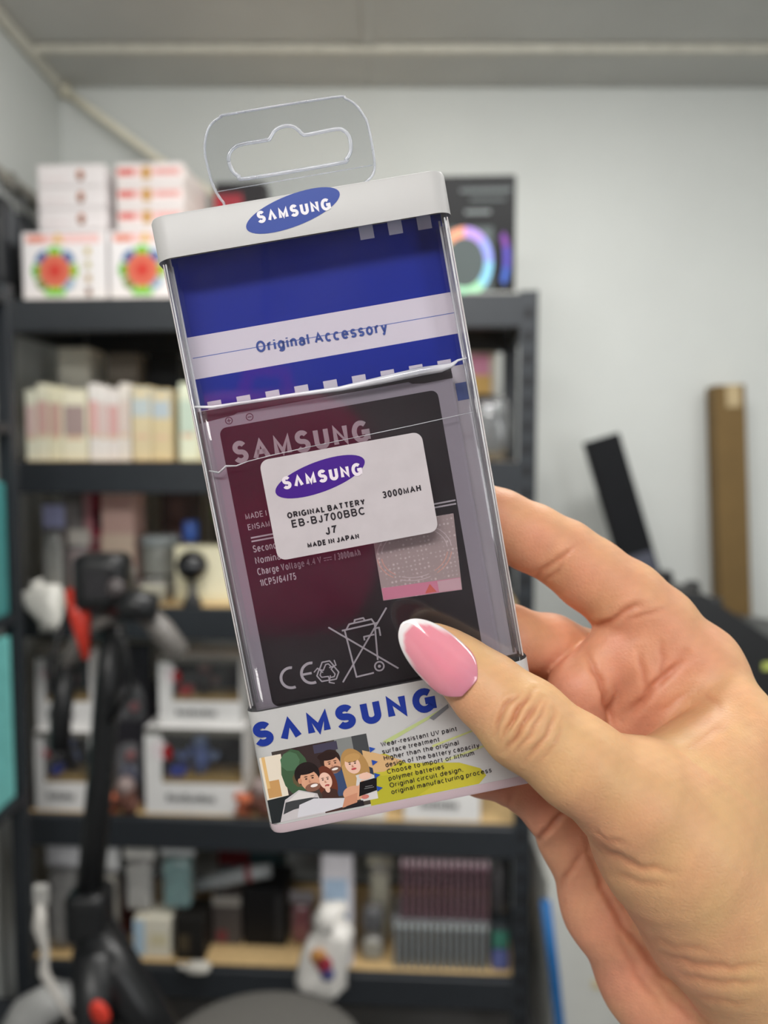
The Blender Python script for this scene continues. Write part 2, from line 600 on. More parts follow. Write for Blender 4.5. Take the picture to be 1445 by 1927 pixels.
def carton(name, label, cat, lx0, lx1, ly, dep, z0, z1, col, prints=(), group=None, rz=0.0, rough=0.5, gloss=False, flap=True):
    """cardboard carton on the rack: body, tuck flap, printed front"""
    w, h = lx1 - lx0, z1 - z0
    root = thing(name, label, cat, on_rack((lx0 + lx1) / 2, ly, z0), RA + rz, group)
    m = mat('card_%d_%d_%d' % col, col, rough, var=0.05, scale=25, spec=0.25)
    obj('body', B(-w / 2, w / 2, 0, dep, 0, h, min(0.0025, w * 0.05)), m, root)
    if flap:
        obj('flap', B(-w / 2 + 0.003, w / 2 - 0.003, 0.0005, dep * 0.75, h - 0.0002, h + 0.0012, 0.0005), m, root)
    if prints:
        paint('printed_panel', [([(x * w - w / 2, y * h) for x, y in pts], c) for pts, c in [(rect(0.02, 0.98, 0.02, 0.98), col)] + list(prints)], root, M_gloss_print if gloss else M_print, front(w, h), 0.00015)
    return root


def rect(x0, x1, y0, y1):
    return [(x0, y0), (x1, y0), (x1, y1), (x0, y1)]


# --- top shelf: two stacks of flat white cartons on two colour wheel cartons
GOLD, RED, PINK = (196, 150, 70), (214, 90, 80), (232, 170, 165)
pos_word = ['topmost', 'second', 'third', 'thin lowest']
for k in range(4):
    z0, th_ = (2.0125 + (2 - k) * 0.0525, 0.0510) if k < 3 else (1.9815, 0.0290)
    carton('accessory_carton', '%s flat white carton with a brown dot, in the stack nearest the corner' % pos_word[k], 'box',
           0.034, 0.205, 0.15, 0.20, z0, z0 + th_, (232, 226, 226),
           [(ell(0.64, 0.5, 0.055, 0.26, n=14), (130, 72, 40)), (ell(0.64, 0.62, 0.03, 0.1, n=10), (214, 120, 60)), (rect(0.1, 0.45, 0.3, 0.36), (225, 205, 205))],
           'flat white cartons with brown dots')
    carton('accessory_carton', '%s flat white carton with red and gold print, in the stack' % pos_word[k], 'box',
           0.231, 0.400, 0.15, 0.20, z0, z0 + th_, (234, 226, 224),
           [(rect(0.03, 0.97, 0.42, 0.78), (238, 196, 192)), (rect(0.05, 0.28, 0.45, 0.75), RED), (rect(0.40, 0.52, 0.25, 0.85), GOLD), (rect(0.6, 0.92, 0.5, 0.7), (226, 160, 155))],
           'flat white cartons with red and gold print')
wheel = [(rect(0.06, 0.94, 0.84, 0.96), (244, 200, 196)), (rect(0.08, 0.28, 0.86, 0.94), (226, 130, 100)), ([(0.36, 0.84), (0.52, 0.84), (0.44, 0.99)], (226, 186, 110))]
segc = [(150, 190, 60), (70, 120, 170), (120, 200, 60), (60, 110, 160), (110, 180, 70), (130, 150, 90), (190, 200, 90), (150, 180, 200)]
for k in range(8):
    wheel.append(([(0.40 + 0.27 * math.cos(math.radians(45 * k + a)) * s, 0.45 + 0.33 * math.sin(math.radians(45 * k + a)) * s) for a, s in ((-20, 0.62), (-20, 1), (0, 1.06), (20, 1), (20, 0.62))], segc[k]))
wheel.append((ell(0.40, 0.45, 0.19, 0.235), (216, 112, 90)))
wheel.append((ell(0.40, 0.45, 0.08, 0.10), (210, 70, 60)))
wheel.append((rect(0.28, 0.52, 0.10, 0.19), (120, 205, 70)))
for k in range(4):
    wheel.append((rect(0.77, 0.83, 0.1 + k * 0.19, 0.2 + k * 0.19), [(120, 70, 40), (190, 160, 110), (200, 190, 140), (210, 190, 130)][k]))
carton('colour_wheel_carton', 'white carton printed with a red and green colour wheel, nearest the room corner', 'box', 0.042, 0.243, 0.05, 0.30, 1.8155, 1.979, (238, 234, 234), wheel, 'colour wheel cartons', flap=False)
carton('colour_wheel_carton', 'white carton printed with a colour wheel, partly hidden by the clear package', 'box', 0.251, 0.452, 0.05, 0.30, 1.8155, 1.979, (238, 234, 234), wheel, 'colour wheel cartons', flap=False)
carton('dark_carton', 'dark carton with red and gold print behind the hang tab', 'box', 0.42, 0.56, 0.355, 0.06, 1.8155, 2.19, (34, 30, 32),
       [(rect(0.0, 0.55, 0.72, 0.92), (170, 50, 62)), (rect(0.02, 0.6, 0.5, 0.72), (150, 112, 40)), (rect(0.1, 0.9, 0.1, 0.3), (60, 50, 50))])
ringp = [(rect(0.0, 0.78, 0.0, 0.60), (74, 82, 82))]
cols = [(150, 205, 165), (130, 190, 220), (140, 150, 225), (170, 140, 215), (225, 150, 120), (170, 200, 120), (190, 200, 140), (150, 200, 170)]
for k in range(8):
    ringp.append((ring_poly(0.5, 0.32, 0.20, 0.28, -90 + 45 * k, -45 + 45 * k, 6), cols[k]))
for k in range(3):
    ringp.append((ell(0.86, 0.34, 0.09, 0.22, n=8, a0=-70 + 50 * k, a1=-20 + 50 * k) + ell(0.84, 0.34, 0.045, 0.17, n=8, a0=-70 + 50 * k, a1=-20 + 50 * k)[::-1], [(60, 90, 170), (80, 70, 160), (110, 60, 140)][k]))
ringp += [(rect(0.45, 0.95, 0.87, 0.90), (90, 96, 96)), (rect(0.55, 0.9, 0.80, 0.825), (76, 82, 82)), (rect(0.5, 0.75, 0.70, 0.73), (110, 116, 116))]
carton('ring_light_carton', 'black carton with a glowing rainbow ring printed on it, beside the white cap', 'box', 0.965, 1.200, 0.10, 0.16, 1.8155, 2.104, (14, 15, 17), ringp)
t = thing('flat_parcel', 'thin pale parcel lying flat at the rack end below the ring carton', 'parcel', on_rack(1.155, 0.02, 1.8155), RA)
obj('wrap', B(-0.075, 0.07, 0, 0.075, 0, 0.008, 0.003), mat('pale_wrap', (150, 150, 145), 0.3), t)
obj('label_slip', B(-0.04, 0.03, 0.01, 0.05, 0.008, 0.0085), mat('slip', (190, 190, 186), 0.5), t)

# --- second shelf
carton('tall_white_carton', 'tall plain white carton at the back of the second shelf', 'box', 0.040, 0.122, 0.22, 0.10, 1.4435, 1.735, (216, 214, 202), [(rect(0.1, 0.9, 0.05, 0.12), (200, 198, 188))])
carton('tall_grey_carton', 'tall taupe grey carton at the back of the second shelf', 'box', 0.170, 0.248, 0.22, 0.10, 1.4435, 1.72, (112, 106, 98), [(rect(0, 1, 0.55, 0.75), (96, 90, 78))])
carton('black_carton', 'black carton at the back of the second shelf beside the taupe one', 'box', 0.262, 0.345, 0.26, 0.10, 1.4435, 1.72, (24, 26, 28), [(rect(0.1, 0.9, 0.1, 0.3), (40, 42, 44))])
cream = [
    (0.042, 0.068, (226, 196, 190), (240, 238, 216), 'pink and cream slim pack nearest the left rack post'),
    (0.070, 0.096, (214, 170, 164), (240, 236, 212), 'rose fronted slim pack, second from the left rack post'),
    (0.098, 0.130, (206, 168, 156), (236, 230, 200), 'beige and rose slim pack, third from the left rack post'),
    (0.132, 0.190, (172, 150, 146), (238, 232, 206), 'wide cream pack with a grey mauve window panel'),
    (0.197, 0.218, (230, 176, 172), (240, 234, 228), 'narrow white pack with a coral stripe, beside the mauve window pack'),
    (0.220, 0.241, (226, 200, 194), (242, 236, 230), 'narrow white pack between two coral striped packs'),
    (0.243, 0.268, (222, 172, 168), (236, 228, 222), 'narrow pinkish white pack, fourth before the blue topped packs'),
    (0.270, 0.294, (224, 206, 196), (234, 226, 216), 'narrow off white pack touching the blue topped packs'),
    (0.300, 0.346, (196, 206, 206), (222, 206, 168), 'pale blue topped pack with a tan foot'),
    (0.348, 0.394, (188, 200, 206), (220, 202, 160), 'pale blue topped pack with a tan foot at the row end'),
    (0.413, 0.455, (198, 214, 196), (228, 232, 206), 'pale mint green pack beside the clear package edge'),
]
for i, (a, b, c1, c2, lb) in enumerate(cream):
    h = 0.168 + 0.007 * ((i * 5) % 3)
    blue = c1[2] > c1[0] - 2
    pr = [(rect(0.06, 0.94, 0.36, 0.78) if not blue else rect(0.04, 0.96, 0.6, 0.97), c1), (rect(0.15, 0.85, 0.30, 0.36), (224, 190, 160)), (rect(0.1, 0.9, 0.84, 0.95), tuple(min(250, v + 8) for v in c2))]
    root = carton('slim_pack', lb, 'pack', a, b, 0.045, 0.13, 1.4435, 1.4435 + h, c2, pr, 'slim packs in the second shelf front row', rough=0.3, gloss=True)
carton('pink_yellow_carton', 'pink and yellow carton at the right end of the second shelf', 'box', 1.085, 1.165, 0.08, 0.10, 1.6065, 1.71, (206, 196, 180),
       [(rect(0.0, 0.8, 0.45, 0.95), (220, 150, 180)), (rect(0.0, 0.85, 0.0, 0.45), (220, 180, 110))])


M_clear = clear('clear_film', rough=0.12, milky=0.10, boost=1.6)
M_clear_d = clear('clear_film_dull', tint=(226, 230, 230), rough=0.12, milky=0.16, boost=2.2)


def puffy(w, d, h, amp, seed, n=10):
    """pillow-like crumpled bag"""
    r = random.Random(seed)
    bm = bmesh.new()
    bmesh.ops.create_icosphere(bm, subdivisions=3, radius=1.0)
    ph = [r.uniform(0, 6.28) for _ in range(9)]
    for v in bm.verts:
        p = v.co.copy()
        e = 0.55
        q = Vector([math.copysign(abs(x) ** e, x) for x in p])
        k = 1 + amp * (math.sin(5 * p.x + ph[0]) * math.sin(6 * p.z + ph[1]) + 0.7 * math.sin(9 * p.y + 7 * p.z + ph[2]) + 0.5 * math.sin(14 * p.x - 11 * p.z + ph[3]))
        v.co = Vector((q.x * w / 2 * k * 0.95, q.y * d / 2 * k * 0.95 + d / 2, q.z * h / 2 * k * 0.95 + h / 2))
    lo = min(v.co.z for v in bm.verts)
    for v in bm.verts:
        v.co.z -= lo
    return bm


def clear_pack(name, label, lx0, lx1, ly, dep, z0, z1, inner, head=None, group=None, rz=0.0, film=None):
    """hang-sell pack: clear bubble, goods inside, header card"""
    w, h = lx1 - lx0, z1 - z0
    root = thing(name, label, 'pack', on_rack((lx0 + lx1) / 2, ly, z0), RA + rz, group)
    obj('film', puffy(w, dep, h * (0.82 if head else 1.0), 0.03, sum(map(ord, label)) % 999), film or M_clear, root, True)
    m = mat('goods_%d_%d_%d' % inner, inner, 0.5, var=0.25, scale=60)
    obj('goods', B(-w * 0.36, w * 0.36, dep * 0.2, dep * 0.8, h * 0.05, h * 0.70, 0.004), m, root)
    if head:
        mh = mat('header_%d_%d_%d' % head, head, 0.35)
        obj('header_card', B(-w * 0.48, w * 0.48, dep * 0.45, dep * 0.45 + 0.002, h * 0.76, h, 0.0005), mh, root)
    return root


clear_pack('clear_bag', 'crinkled clear bag with grey goods at the right end of the second shelf', 1.100, 1.195, 0.04, 0.12, 1.4435, 1.60, (70, 72, 68), None, film=M_clear_d)
# support carton under the pink and yellow one
carton('charcoal_carton', 'charcoal carton under the pink and yellow carton', 'box', 1.085, 1.165, 0.18, 0.12, 1.4435, 1.606, (48, 48, 50), flap=False)
t = bpy.data.objects['pink_yellow_carton']
t.location = on_rack(1.125, 0.185, 1.608)

# --- third shelf
carton('grey_backing_carton', 'grey carton standing at the back left of the third shelf', 'box', 0.045, 0.10, 0.20, 0.08, 1.1005, 1.355, (118, 116, 114), [(rect(0.1, 0.9, 0.6, 0.9), (150, 146, 146))])
carton('pink_pack', 'pink and crimson pack standing behind the blister packs on the third shelf', 'box', 0.105, 0.165, 0.20, 0.06, 1.1005, 1.365, (196, 150, 154),
       [(rect(0.35, 1.0, 0.55, 0.98), (170, 66, 84)), (rect(0.5, 0.8, 0.62, 0.8), (60, 50, 56)), (rect(0.2, 0.7, 0.3, 0.5), (206, 130, 140))])
carton('blush_carton', 'blush pink carton with a cream foot in the middle of the third shelf', 'box', 0.178, 0.262, 0.14, 0.08, 1.1005, 1.366, (214, 178, 168), [(rect(0, 1, 0.35, 0.6), (228, 206, 186)), (rect(0.1, 0.9, 0.86, 0.92), (204, 160, 152))])
t = thing('grey_canister', 'pale grey round canister on the third shelf behind the black ball', 'canister', on_rack(0.318, 0.17, 1.1005), RA)
obj('body', lathe([(0.044, 0), (0.048, 0.004), (0.048, 0.125), (0.044, 0.132)], 24), mat('canister_grey', (150, 152, 146), 0.35), t, True)
obj('lid', lathe([(0.050, 0.128), (0.050, 0.150), (0.044, 0.156)], 24), mat('canister_lid', (170, 178, 180), 0.25), t, True)
obj('band', lathe([(0.0486, 0.05), (0.0486, 0.058)], 24), mat('canister_band', (40, 42, 42), 0.4), t, True)
t = thing('blue_bottle', 'small bottle with a bright blue cap on the third shelf', 'bottle', on_rack(0.392, 0.185, 1.1005), RA)
obj('body', lathe([(0.022, 0), (0.024, 0.004), (0.024, 0.11), (0.012, 0.13), (0.012, 0.14)], 18), mat('bottle_grey', (96, 98, 104), 0.25), t, True)
obj('cap', lathe([(0.019, 0.14), (0.020, 0.143), (0.020, 0.185), (0.017, 0.19)], 18), mat('cap_blue', (70, 110, 200), 0.3), t, True)
carton('olive_carton', 'dark carton with a green corner at the back of the third shelf', 'box', 0.43, 0.50, 0.26, 0.08, 1.1005, 1.365, (44, 42, 38), [(rect(0, 0.4, 0.7, 0.9), (110, 150, 60))])
carton('taupe_carton', 'brown grey carton at the back of the third shelf behind the canister', 'box', 0.275, 0.365, 0.30, 0.08, 1.1005, 1.365, (92, 78, 76), [(rect(0.3, 0.7, 0.3, 0.9), (120, 96, 92))])
carton('cream_carton', 'plain cream carton at the front of the third shelf', 'box', 0.386, 0.540, 0.072, 0.07, 1.1005, 1.237, (236, 230, 200), [(rect(0.05, 0.95, 0.04, 0.12), (226, 216, 180))])
t = thing('black_ball', 'black round ball shaped speaker in front of the cream carton', 'speaker', on_rack(0.443, 0.028, 1.1005), RA)
obj('foot', lathe([(0.02, 0), (0.024, 0.003), (0.01, 0.03), (0.008, 0.060)], 20), mat('speaker_foot', (60, 60, 62), 0.35), t, True)
bm = bmesh.new()
bmesh.ops.create_uvsphere(bm, u_segments=24, v_segments=14, radius=0.036, matrix=Matrix.Translation((0, 0, 0.097)))
obj('shell', bm, mat('speaker_black', (16, 17, 19), 0.25), t, True)
obj('grille', lathe([(0.0366, 0.090), (0.0366, 0.104)], 24), mat('speaker_grille', (44, 46, 50), 0.4), t, True)
clear_pack('blister_pack', 'clear blister pack with a lavender header at the left of the third shelf', 0.045, 0.102, 0.08, 0.05, 1.1005, 1.335, (150, 152, 146), (166, 168, 206))
clear_pack('blister_pack', 'clear blister pack with rose goods next to the lavender header pack', 0.108, 0.165, 0.08, 0.05, 1.1005, 1.275, (150, 130, 128), (206, 200, 192))
clear_pack('blister_pack', 'low clear blister pack with black goods under the blush carton', 0.172, 0.232, 0.05, 0.05, 1.1005, 1.205, (36, 36, 38), (120, 112, 112))
clear_pack('blister_pack', 'low clear blister pack with dark goods beside the canister', 0.236, 0.292, 0.05, 0.05, 1.1005, 1.19, (60, 58, 56), (150, 144, 136))
clear_pack('blister_pack', 'clear blister pack with pale goods under the black ball', 0.300, 0.378, 0.03, 0.05, 1.1005, 1.165, (190, 184, 160), None)
t = thing('white_bag', 'small knotted white plastic bag hanging over the third shelf edge', 'bag', on_rack(0.115, -0.05, 1.045), RA)
bm = puffy(0.10, 0.045, 0.115, 0.09, 3)
for v in bm.verts:
    v.co.x = v.co.x * (0.35 + 0.65 * min(1.0, v.co.z / 0.075)) + 0.012 * math.sin(v.co.z * 60)
obj('bag_body', bm, mat('white_film', (236, 234, 226), 0.2), t, True)
obj('twist', tube([(-0.02, 0.022, 0.095), (-0.026, 0.026, 0.112), (-0.012, 0.032, 0.124)], [0.016, 0.012, 0.004], 8), mat('white_film', (236, 234, 226), 0.2), t, True)

# --- fourth shelf: white window boxes with toy figures
WHITE = (236, 234, 232)


def window_box(label, lx0, lx1, ly, dep, z0, z1, toy, floor_col):
    """white toy box: frame with a tall left stile and a wide lower label, window film, toy figure inside"""
    w, h = lx1 - lx0, z1 - z0
    root = thing('toy_window_box', label, 'toy box', on_rack((lx0 + lx1) / 2, ly, z0), RA, 'white toy window boxes')
    m = mat('toy_card_white', WHITE, 0.4, var=0.03)
    st, lo, hi = w * 0.17, h * 0.36, h * 0.08
    obj('back_panel', B(-w / 2, w / 2, dep - 0.002, dep, 0, h), mat('toy_card_dark', (22, 19, 20), 0.6, var=0.3, scale=30), root)
    obj('base_panel', B(-w / 2, w / 2, 0.002, dep - 0.002, 0, 0.003), m, root)
    obj('top_panel', B(-w / 2, w / 2, 0.002, dep - 0.002, h - 0.003, h), m, root)
    for x0 in (-w / 2, w / 2 - 0.002):
        obj('side_panel', B(x0, x0 + 0.002, 0.002, dep - 0.002, 0.003, h - 0.003), m, root)
    fr = obj('front_frame', B(-w / 2, w / 2, 0, 0.002, 0, lo, 0.0005), m, root)
    obj('stile', B(-w / 2, -w / 2 + st, 0, 0.002, lo, h - hi, 0.0005), m, fr)
    obj('header', B(-w / 2, w / 2, 0, 0.002, h - hi, h, 0.0005), mat('toy_card_header', (104, 102, 96), 0.4), fr)
    obj('window_film', B(-w / 2 + st, w / 2 - 0.003, 0.0005, 0.001, lo, h - hi), clear('window_clear', rough=0.1, milky=0.02), root)
    obj('ledge', B(-w / 2 + st, w / 2 - 0.004, 0.004, dep * 0.7, lo - 0.006, lo + 0.008), mat('toy_ledge', floor_col, 0.5), root)
    badge = [(ell(-w / 2 + st * 0.95, h * 0.74, w * 0.09, w * 0.10), (238, 226, 228)), (ell(-w / 2 + st * 1.35, h * 0.72, w * 0.05, w * 0.08), (160, 36, 42))]
    # wavy line of illegible small print
    for q in range(9):
        x = -w * 0.28 + q * w * 0.055
        badge.append((rect(x, x + w * 0.042, lo * 0.42, lo * (0.58 if q % 3 else 0.64)), (96, 96, 98)))
    paint('printed_badge', badge[:2], root, M_print, front(w, h), 0.00015)
    badge = [(rect(-w * 0.30, w * 0.24, lo * 0.34, lo * 0.70), (226, 224, 222))] + badge[2:]
    paint('printed_panel', badge, root, M_print, front(w, h), 0.00015)
    fig = obj('toy', tube([(0.0, dep * 0.35, lo + 0.01), (0.006, dep * 0.35, lo + (h - lo - hi) * 0.45), (0, dep * 0.33, lo + (h - lo - hi) * 0.7)], [w * 0.07, w * 0.10, w * 0.06], 10), mat('toy_%d_%d_%d' % toy[0], toy[0], 0.35), root, True)
    bm = bmesh.new()
    bmesh.ops.create_uvsphere(bm, u_segments=14, v_segments=10, radius=w * 0.075, matrix=Matrix.Translation((0.004, dep * 0.3, lo + (h - lo - hi) * 0.8)))
    obj('toy_head', bm, mat('toy_%d_%d_%d' % toy[1], toy[1], 0.35), fig, True)
    for s in (-1, 1):
        obj('toy_arm', tube([(s * w * 0.07, dep * 0.33, lo + (h - lo - hi) * 0.62), (s * w * 0.16, dep * 0.25, lo + (h - lo - hi) * 0.4), (s * w * 0.2, dep * 0.18, lo + (h - lo - hi) * 0.55)], w * 0.032, 8), mat('toy_%d_%d_%d' % toy[s == 1], toy[s == 1], 0.35), fig, True)
    bm = B(-w / 2 + st * 1.3, -w / 2 + st * 2.2, dep * 0.1, dep * 0.4, lo + 0.008, lo + 0.03, 0.004)
    obj('accessory', bm, mat('toy_%d_%d_%d' % toy[2], toy[2], 0.35), root)
    return root


window_box('white toy window box with a red toy, upper box nearest the left post', 0.042, 0.178, 0.05, 0.11, 0.789, 0.976, ((60, 30, 34), (150, 110, 108), (176, 30, 34)), (170, 140, 80))
window_box('white toy window box with a red toy, upper box beside the scooter grip', 0.348, 0.549, 0.05, 0.11, 0.803, 0.970, ((36, 28, 30), (120, 90, 84), (180, 30, 36)), (110, 100, 80))
window_box('white toy window box with a blue toy, lower box nearest the left post', 0.044, 0.182, 0.03, 0.14, 0.5905, 0.788, ((56, 54, 60), (90, 110, 160), (40, 60, 150)), (196, 150, 80))
window_box('bright white toy window box with blue toys beside the clear package corner', 0.318, 0.560, 0.03, 0.14, 0.5905, 0.802, ((90, 110, 170), (130, 150, 190), (40, 60, 160)), (206, 160, 84))
window_box('white toy window box showing under the clear package near the fingers', 0.945, 1.125, 0.03, 0.14, 0.5905, 0.80, ((90, 60, 60), (150, 110, 100), (160, 50, 50)), (180, 140, 90))
window_box('white toy window box in the hidden middle of the fourth shelf', 0.66, 0.90, 0.03, 0.14, 0.5905, 0.79, ((70, 90, 150), (130, 120, 120), (150, 40, 40)), (190, 150, 90))


def blister_figure(label, lx0, lx1, ly, z0, z1, c1, c2, c3):
    w, h = lx1 - lx0, z1 - z0
    root = thing('toy_blister_card', label, 'toy', on_rack((lx0 + lx1) / 2, ly, z0), RA, 'toy blister cards on the fourth shelf')
    obj('card', B(-w / 2, w / 2, 0.028, 0.030, 0, h, 0.0005), mat('blister_card', (36, 34, 40), 0.4, var=0.3, scale=30), root)
    obj('bubble', puffy(w * 0.8, 0.03, h * 0.8, 0.01, 5), M_clear, root, True)
    a = obj('toy', tube([(0, 0.015, h * 0.1), (0.004, 0.014, h * 0.35), (0, 0.015, h * 0.5)], [w * 0.12, w * 0.2, w * 0.12], 10), mat('bt_%d_%d_%d' % c1, c1, 0.35), root, True)
    bm = bmesh.new()
    bmesh.ops.create_uvsphere(bm, u_segments=12, v_segments=8, radius=w * 0.15, matrix=Matrix.Translation((0.003, 0.015, h * 0.60)))
    obj('toy_head', bm, mat('bt_%d_%d_%d' % c2, c2, 0.35), a, True)
    for s in (-1, 1):
        obj('toy_arm', tube([(s * w * 0.15, 0.014, h * 0.48), (s * w * 0.3, 0.011, h * 0.3)], w * 0.06, 8), mat('bt_%d_%d_%d' % c3, c3, 0.35), a, True)
    return root


blister_figure('toy figure on a dark blister card, lower card behind the scooter stem', 0.222, 0.308, 0.055, 0.5905, 0.80, (60, 64, 90), (150, 60, 60), (90, 96, 120))
carton('grey_carton', 'dark grey carton standing behind the toy blister cards', 'box', 0.205, 0.315, 0.14, 0.10, 0.5905, 0.86, (42, 42, 46), [(rect(0.1, 0.9, 0.5, 0.9), (60, 54, 60))])
r_ = blister_figure('toy figure with rose parts on a dark blister card, leaning on the grey carton', 0.218, 0.304, 0.095, 0.5905, 0.985, (120, 80, 88), (150, 66, 70), (84, 70, 80))


def little_toy(label, lx, ly, z0, s):
    root = thing('toy_figure', label, 'toy', on_rack(lx, ly, z0), RA, 'orange brown toy figures')
    o = mat('toy_orange', (206, 110, 74), 0.45)
    d = mat('toy_brown', (110, 70, 58), 0.5)
    obj('body', tube([(-0.02 * s, 0.02, 0.018 * s), (0.0, 0.02, 0.04 * s), (0.03 * s, 0.02, 0.045 * s)], [0.02 * s, 0.026 * s, 0.018 * s], 12), d, root, True)
    bm = bmesh.new()
    bmesh.ops.create_uvsphere(bm, u_segments=14, v_segments=10, radius=0.022 * s, matrix=Matrix.Translation((0.012 * s, 0.012, 0.066 * s)))
    obj('head', bm, mat('toy_taupe', (150, 132, 128), 0.4), root, True)
    for dx in (-0.03, -0.01, 0.02, 0.036):
        obj('leg', tube([(dx * s, 0.016, 0.03 * s), ((dx - 0.01) * s, 0.012, 0.0)], [0.011 * s, 0.009 * s], 8), d if dx > 0 else o, root, True)
    obj('arm', tube([(-0.01 * s, 0.0, 0.04 * s), (-0.045 * s, -0.004, 0.05 * s)], [0.012 * s, 0.009 * s], 8), o, root, True)
    return root


little_toy('orange brown toy figure on the shelf edge behind the scooter stem', 0.262, 0.006, 0.597, 1.0)
little_toy('orange brown toy figure at the lower left corner of the clear package', 0.590, 0.010, 0.597, 1.05)

# --- fifth shelf
clear_pack('hanging_pack', 'white topped clear pack leaning by the left post on the lowest shelf', 0.048, 0.135, 0.04, 0.05, 0.2175, 0.500, (160, 158, 154), (236, 236, 240))
clear_pack('hanging_pack', 'clear pack with beige goods beside the scooter joint on the lowest shelf', 0.170, 0.236, 0.04, 0.05, 0.2175, 0.492, (196, 190, 176), (232, 232, 232))
clear_pack('hanging_pack', 'clear pack with silver grey goods behind the light blue carton', 0.244, 0.325, 0.045, 0.05, 0.3205, 0.495, (206, 204, 198), (222, 220, 214))
clear_pack('hanging_pack', 'white pouch with teal and violet goods on the lowest shelf', 0.335, 0.425, 0.045, 0.06, 0.3275, 0.508, (130, 172, 170), (236, 238, 238))
carton('light_blue_carton', 'white carton with a pale blue edge on the lowest shelf', 'box', 0.277, 0.369, 0.04, 0.07, 0.2175, 0.318, (236, 230, 212), [(rect(0.0, 0.30, 0.05, 0.95), (190, 214, 232)), (rect(0.45, 0.9, 0.3, 0.6), (226, 216, 180))])
carton('maroon_carton', 'low maroon carton beside the light blue one on the lowest shelf', 'box', 0.160, 0.234, 0.12, 0.10, 0.2175, 0.325, (74, 40, 42), [(rect(0.1, 0.9, 0.1, 0.35), (110, 44, 46))])
carton('black_brown_carton', 'black carton with a brown window on the lowest shelf', 'box', 0.382, 0.455, 0.035, 0.09, 0.2175, 0.325, (36, 34, 32), [(rect(0.1, 0.5, 0.2, 0.6), (80, 70, 54))])
carton('umber_carton', 'grey brown carton with a red corner on the lowest shelf', 'box', 0.458, 0.530, 0.10, 0.10, 0.2175, 0.345, (84, 78, 76), [(rect(0.15, 0.5, 0.05, 0.3), (120, 60, 64)), (rect(0, 1, 0.8, 1), (150, 146, 140))])
carton('jet_carton', 'jet black carton in the middle of the lowest shelf', 'box', 0.537, 0.645, 0.10, 0.12, 0.2175, 0.365, (24, 24, 26), [(rect(0.75, 0.95, 0.1, 0.9), (50, 50, 52))])
clear_pack('hanging_pack', 'clear pack with crimson goods beside the tall white tube', 0.650, 0.715, 0.10, 0.05, 0.2175, 0.352, (140, 44, 60), (150, 146, 150))
t = thing('grey_roll', 'long silver grey film roll lying across the packs on the lowest shelf', 'roll', on_rack(0.418, 0.075, 0.348), RA)
obj('roll', tube([(0, 0.03, 0.02), (0.06, 0.03, 0.036), (0.13, 0.03, 0.055), (0.19, 0.03, 0.066)], [0.016, 0.019, 0.019, 0.016], 12), mat('silver_film', (150, 154, 156), 0.25, var=0.2, scale=80), t, True)
obj('band', tube([(0.128, 0.03, 0.0545), (0.143, 0.03, 0.058)], [0.0205, 0.0205], 12), mat('roll_band', (130, 56, 62), 0.4), t, True)
carton('teal_carton', 'flat dark teal carton at the back of the lowest shelf', 'box', 0.43, 0.60, 0.26, 0.10, 0.2175, 0.46, (58, 78, 82), [(rect(0.05, 0.9, 0.75, 0.95), (70, 110, 110)), (rect(0.0, 0.5, 0.5, 0.7), (120, 46, 50))])
t = thing('white_tube', 'tall white and pale blue pack standing out on the lowest shelf', 'pack', on_rack(0.782, 0.052, 0.2175), RA + 0.05)
obj('body', prism(rrect(-0.040, 0.040, -0.02, 0.02, 0.012), 'z', 0, 0.29), mat('tube_white', (226, 222, 228), 0.25), t)
obj('blue_panel', B(-0.030, 0.026, -0.0212, -0.0200, 0.09, 0.22), mat('tube_blue', (176, 198, 222), 0.25), t)
obj('lid', prism(rrect(-0.041, 0.041, -0.021, 0.021, 0.012), 'z', 0.29, 0.312), mat('tube_lid', (216, 206, 200), 0.25), t)
t = thing('white_print_bag', 'white plastic bag with red and blue print hanging over the lowest shelf edge', 'bag', on_rack(0.745, -0.085, 0.205), RA)
bm = puffy(0.135, 0.06, 0.20, 0.085, 11)
for v in bm.verts:
    k = v.co.z / 0.2
    v.co.x = v.co.x * (1.0 - 0.25 * k) + 0.045 * k + 0.006 * math.sin(v.co.z * 90)
    v.co.y *= 1 - 0.2 * k
obj('bag_body', bm, mat('bag_white', (232, 228, 222), 0.25, var=0.06), t, True)
obj('handle', tube([(0.02, 0.03, 0.17), (0.035, 0.035, 0.20), (0.07, 0.045, 0.212)], [0.036, 0.030, 0.012], 10), mat('bag_white', (232, 228, 222), 0.25), t, True)
for (x, z, r, cc) in ((0.010, 0.115, 0.020, (196, 140, 80)), (0.022, 0.098, 0.020, (170, 50, 70)), (0.030, 0.075, 0.017, (80, 84, 140))):
    obj('print_patch', lathe([(r, 0), (r * 0.9, 0.003)], 16), mat('patch_%d' % cc[0], cc, 0.3), t, True).matrix_local = Matrix.Translation((x, -0.0015, z)) @ Matrix.Rotation(math.radians(90), 4, 'X')
clear_pack('hanging_pack', 'cream coloured pouch standing behind the tall white tube', 0.848, 0.915, 0.12, 0.05, 0.2175, 0.474, (206, 202, 178), (200, 196, 176), film=M_clear)
clear_pack('clear_bag', 'crumpled clear bag with black and white goods, upper one beside the case packs', 0.836, 0.898, 0.05, 0.05, 0.288, 0.36, (60, 60, 62), None)
clear_pack('clear_bag', 'crumpled clear bag with pale goods, lower one beside the case packs', 0.836, 0.898, 0.045, 0.06, 0.2175, 0.288, (170, 166, 150), None)
# rows of slim case packs: upright, side by side
m_pk = mat('mauve_goods', (148, 120, 126), 0.35, var=0.15)
m_gr = mat('grey_goods', (158, 164, 162), 0.35, var=0.15)


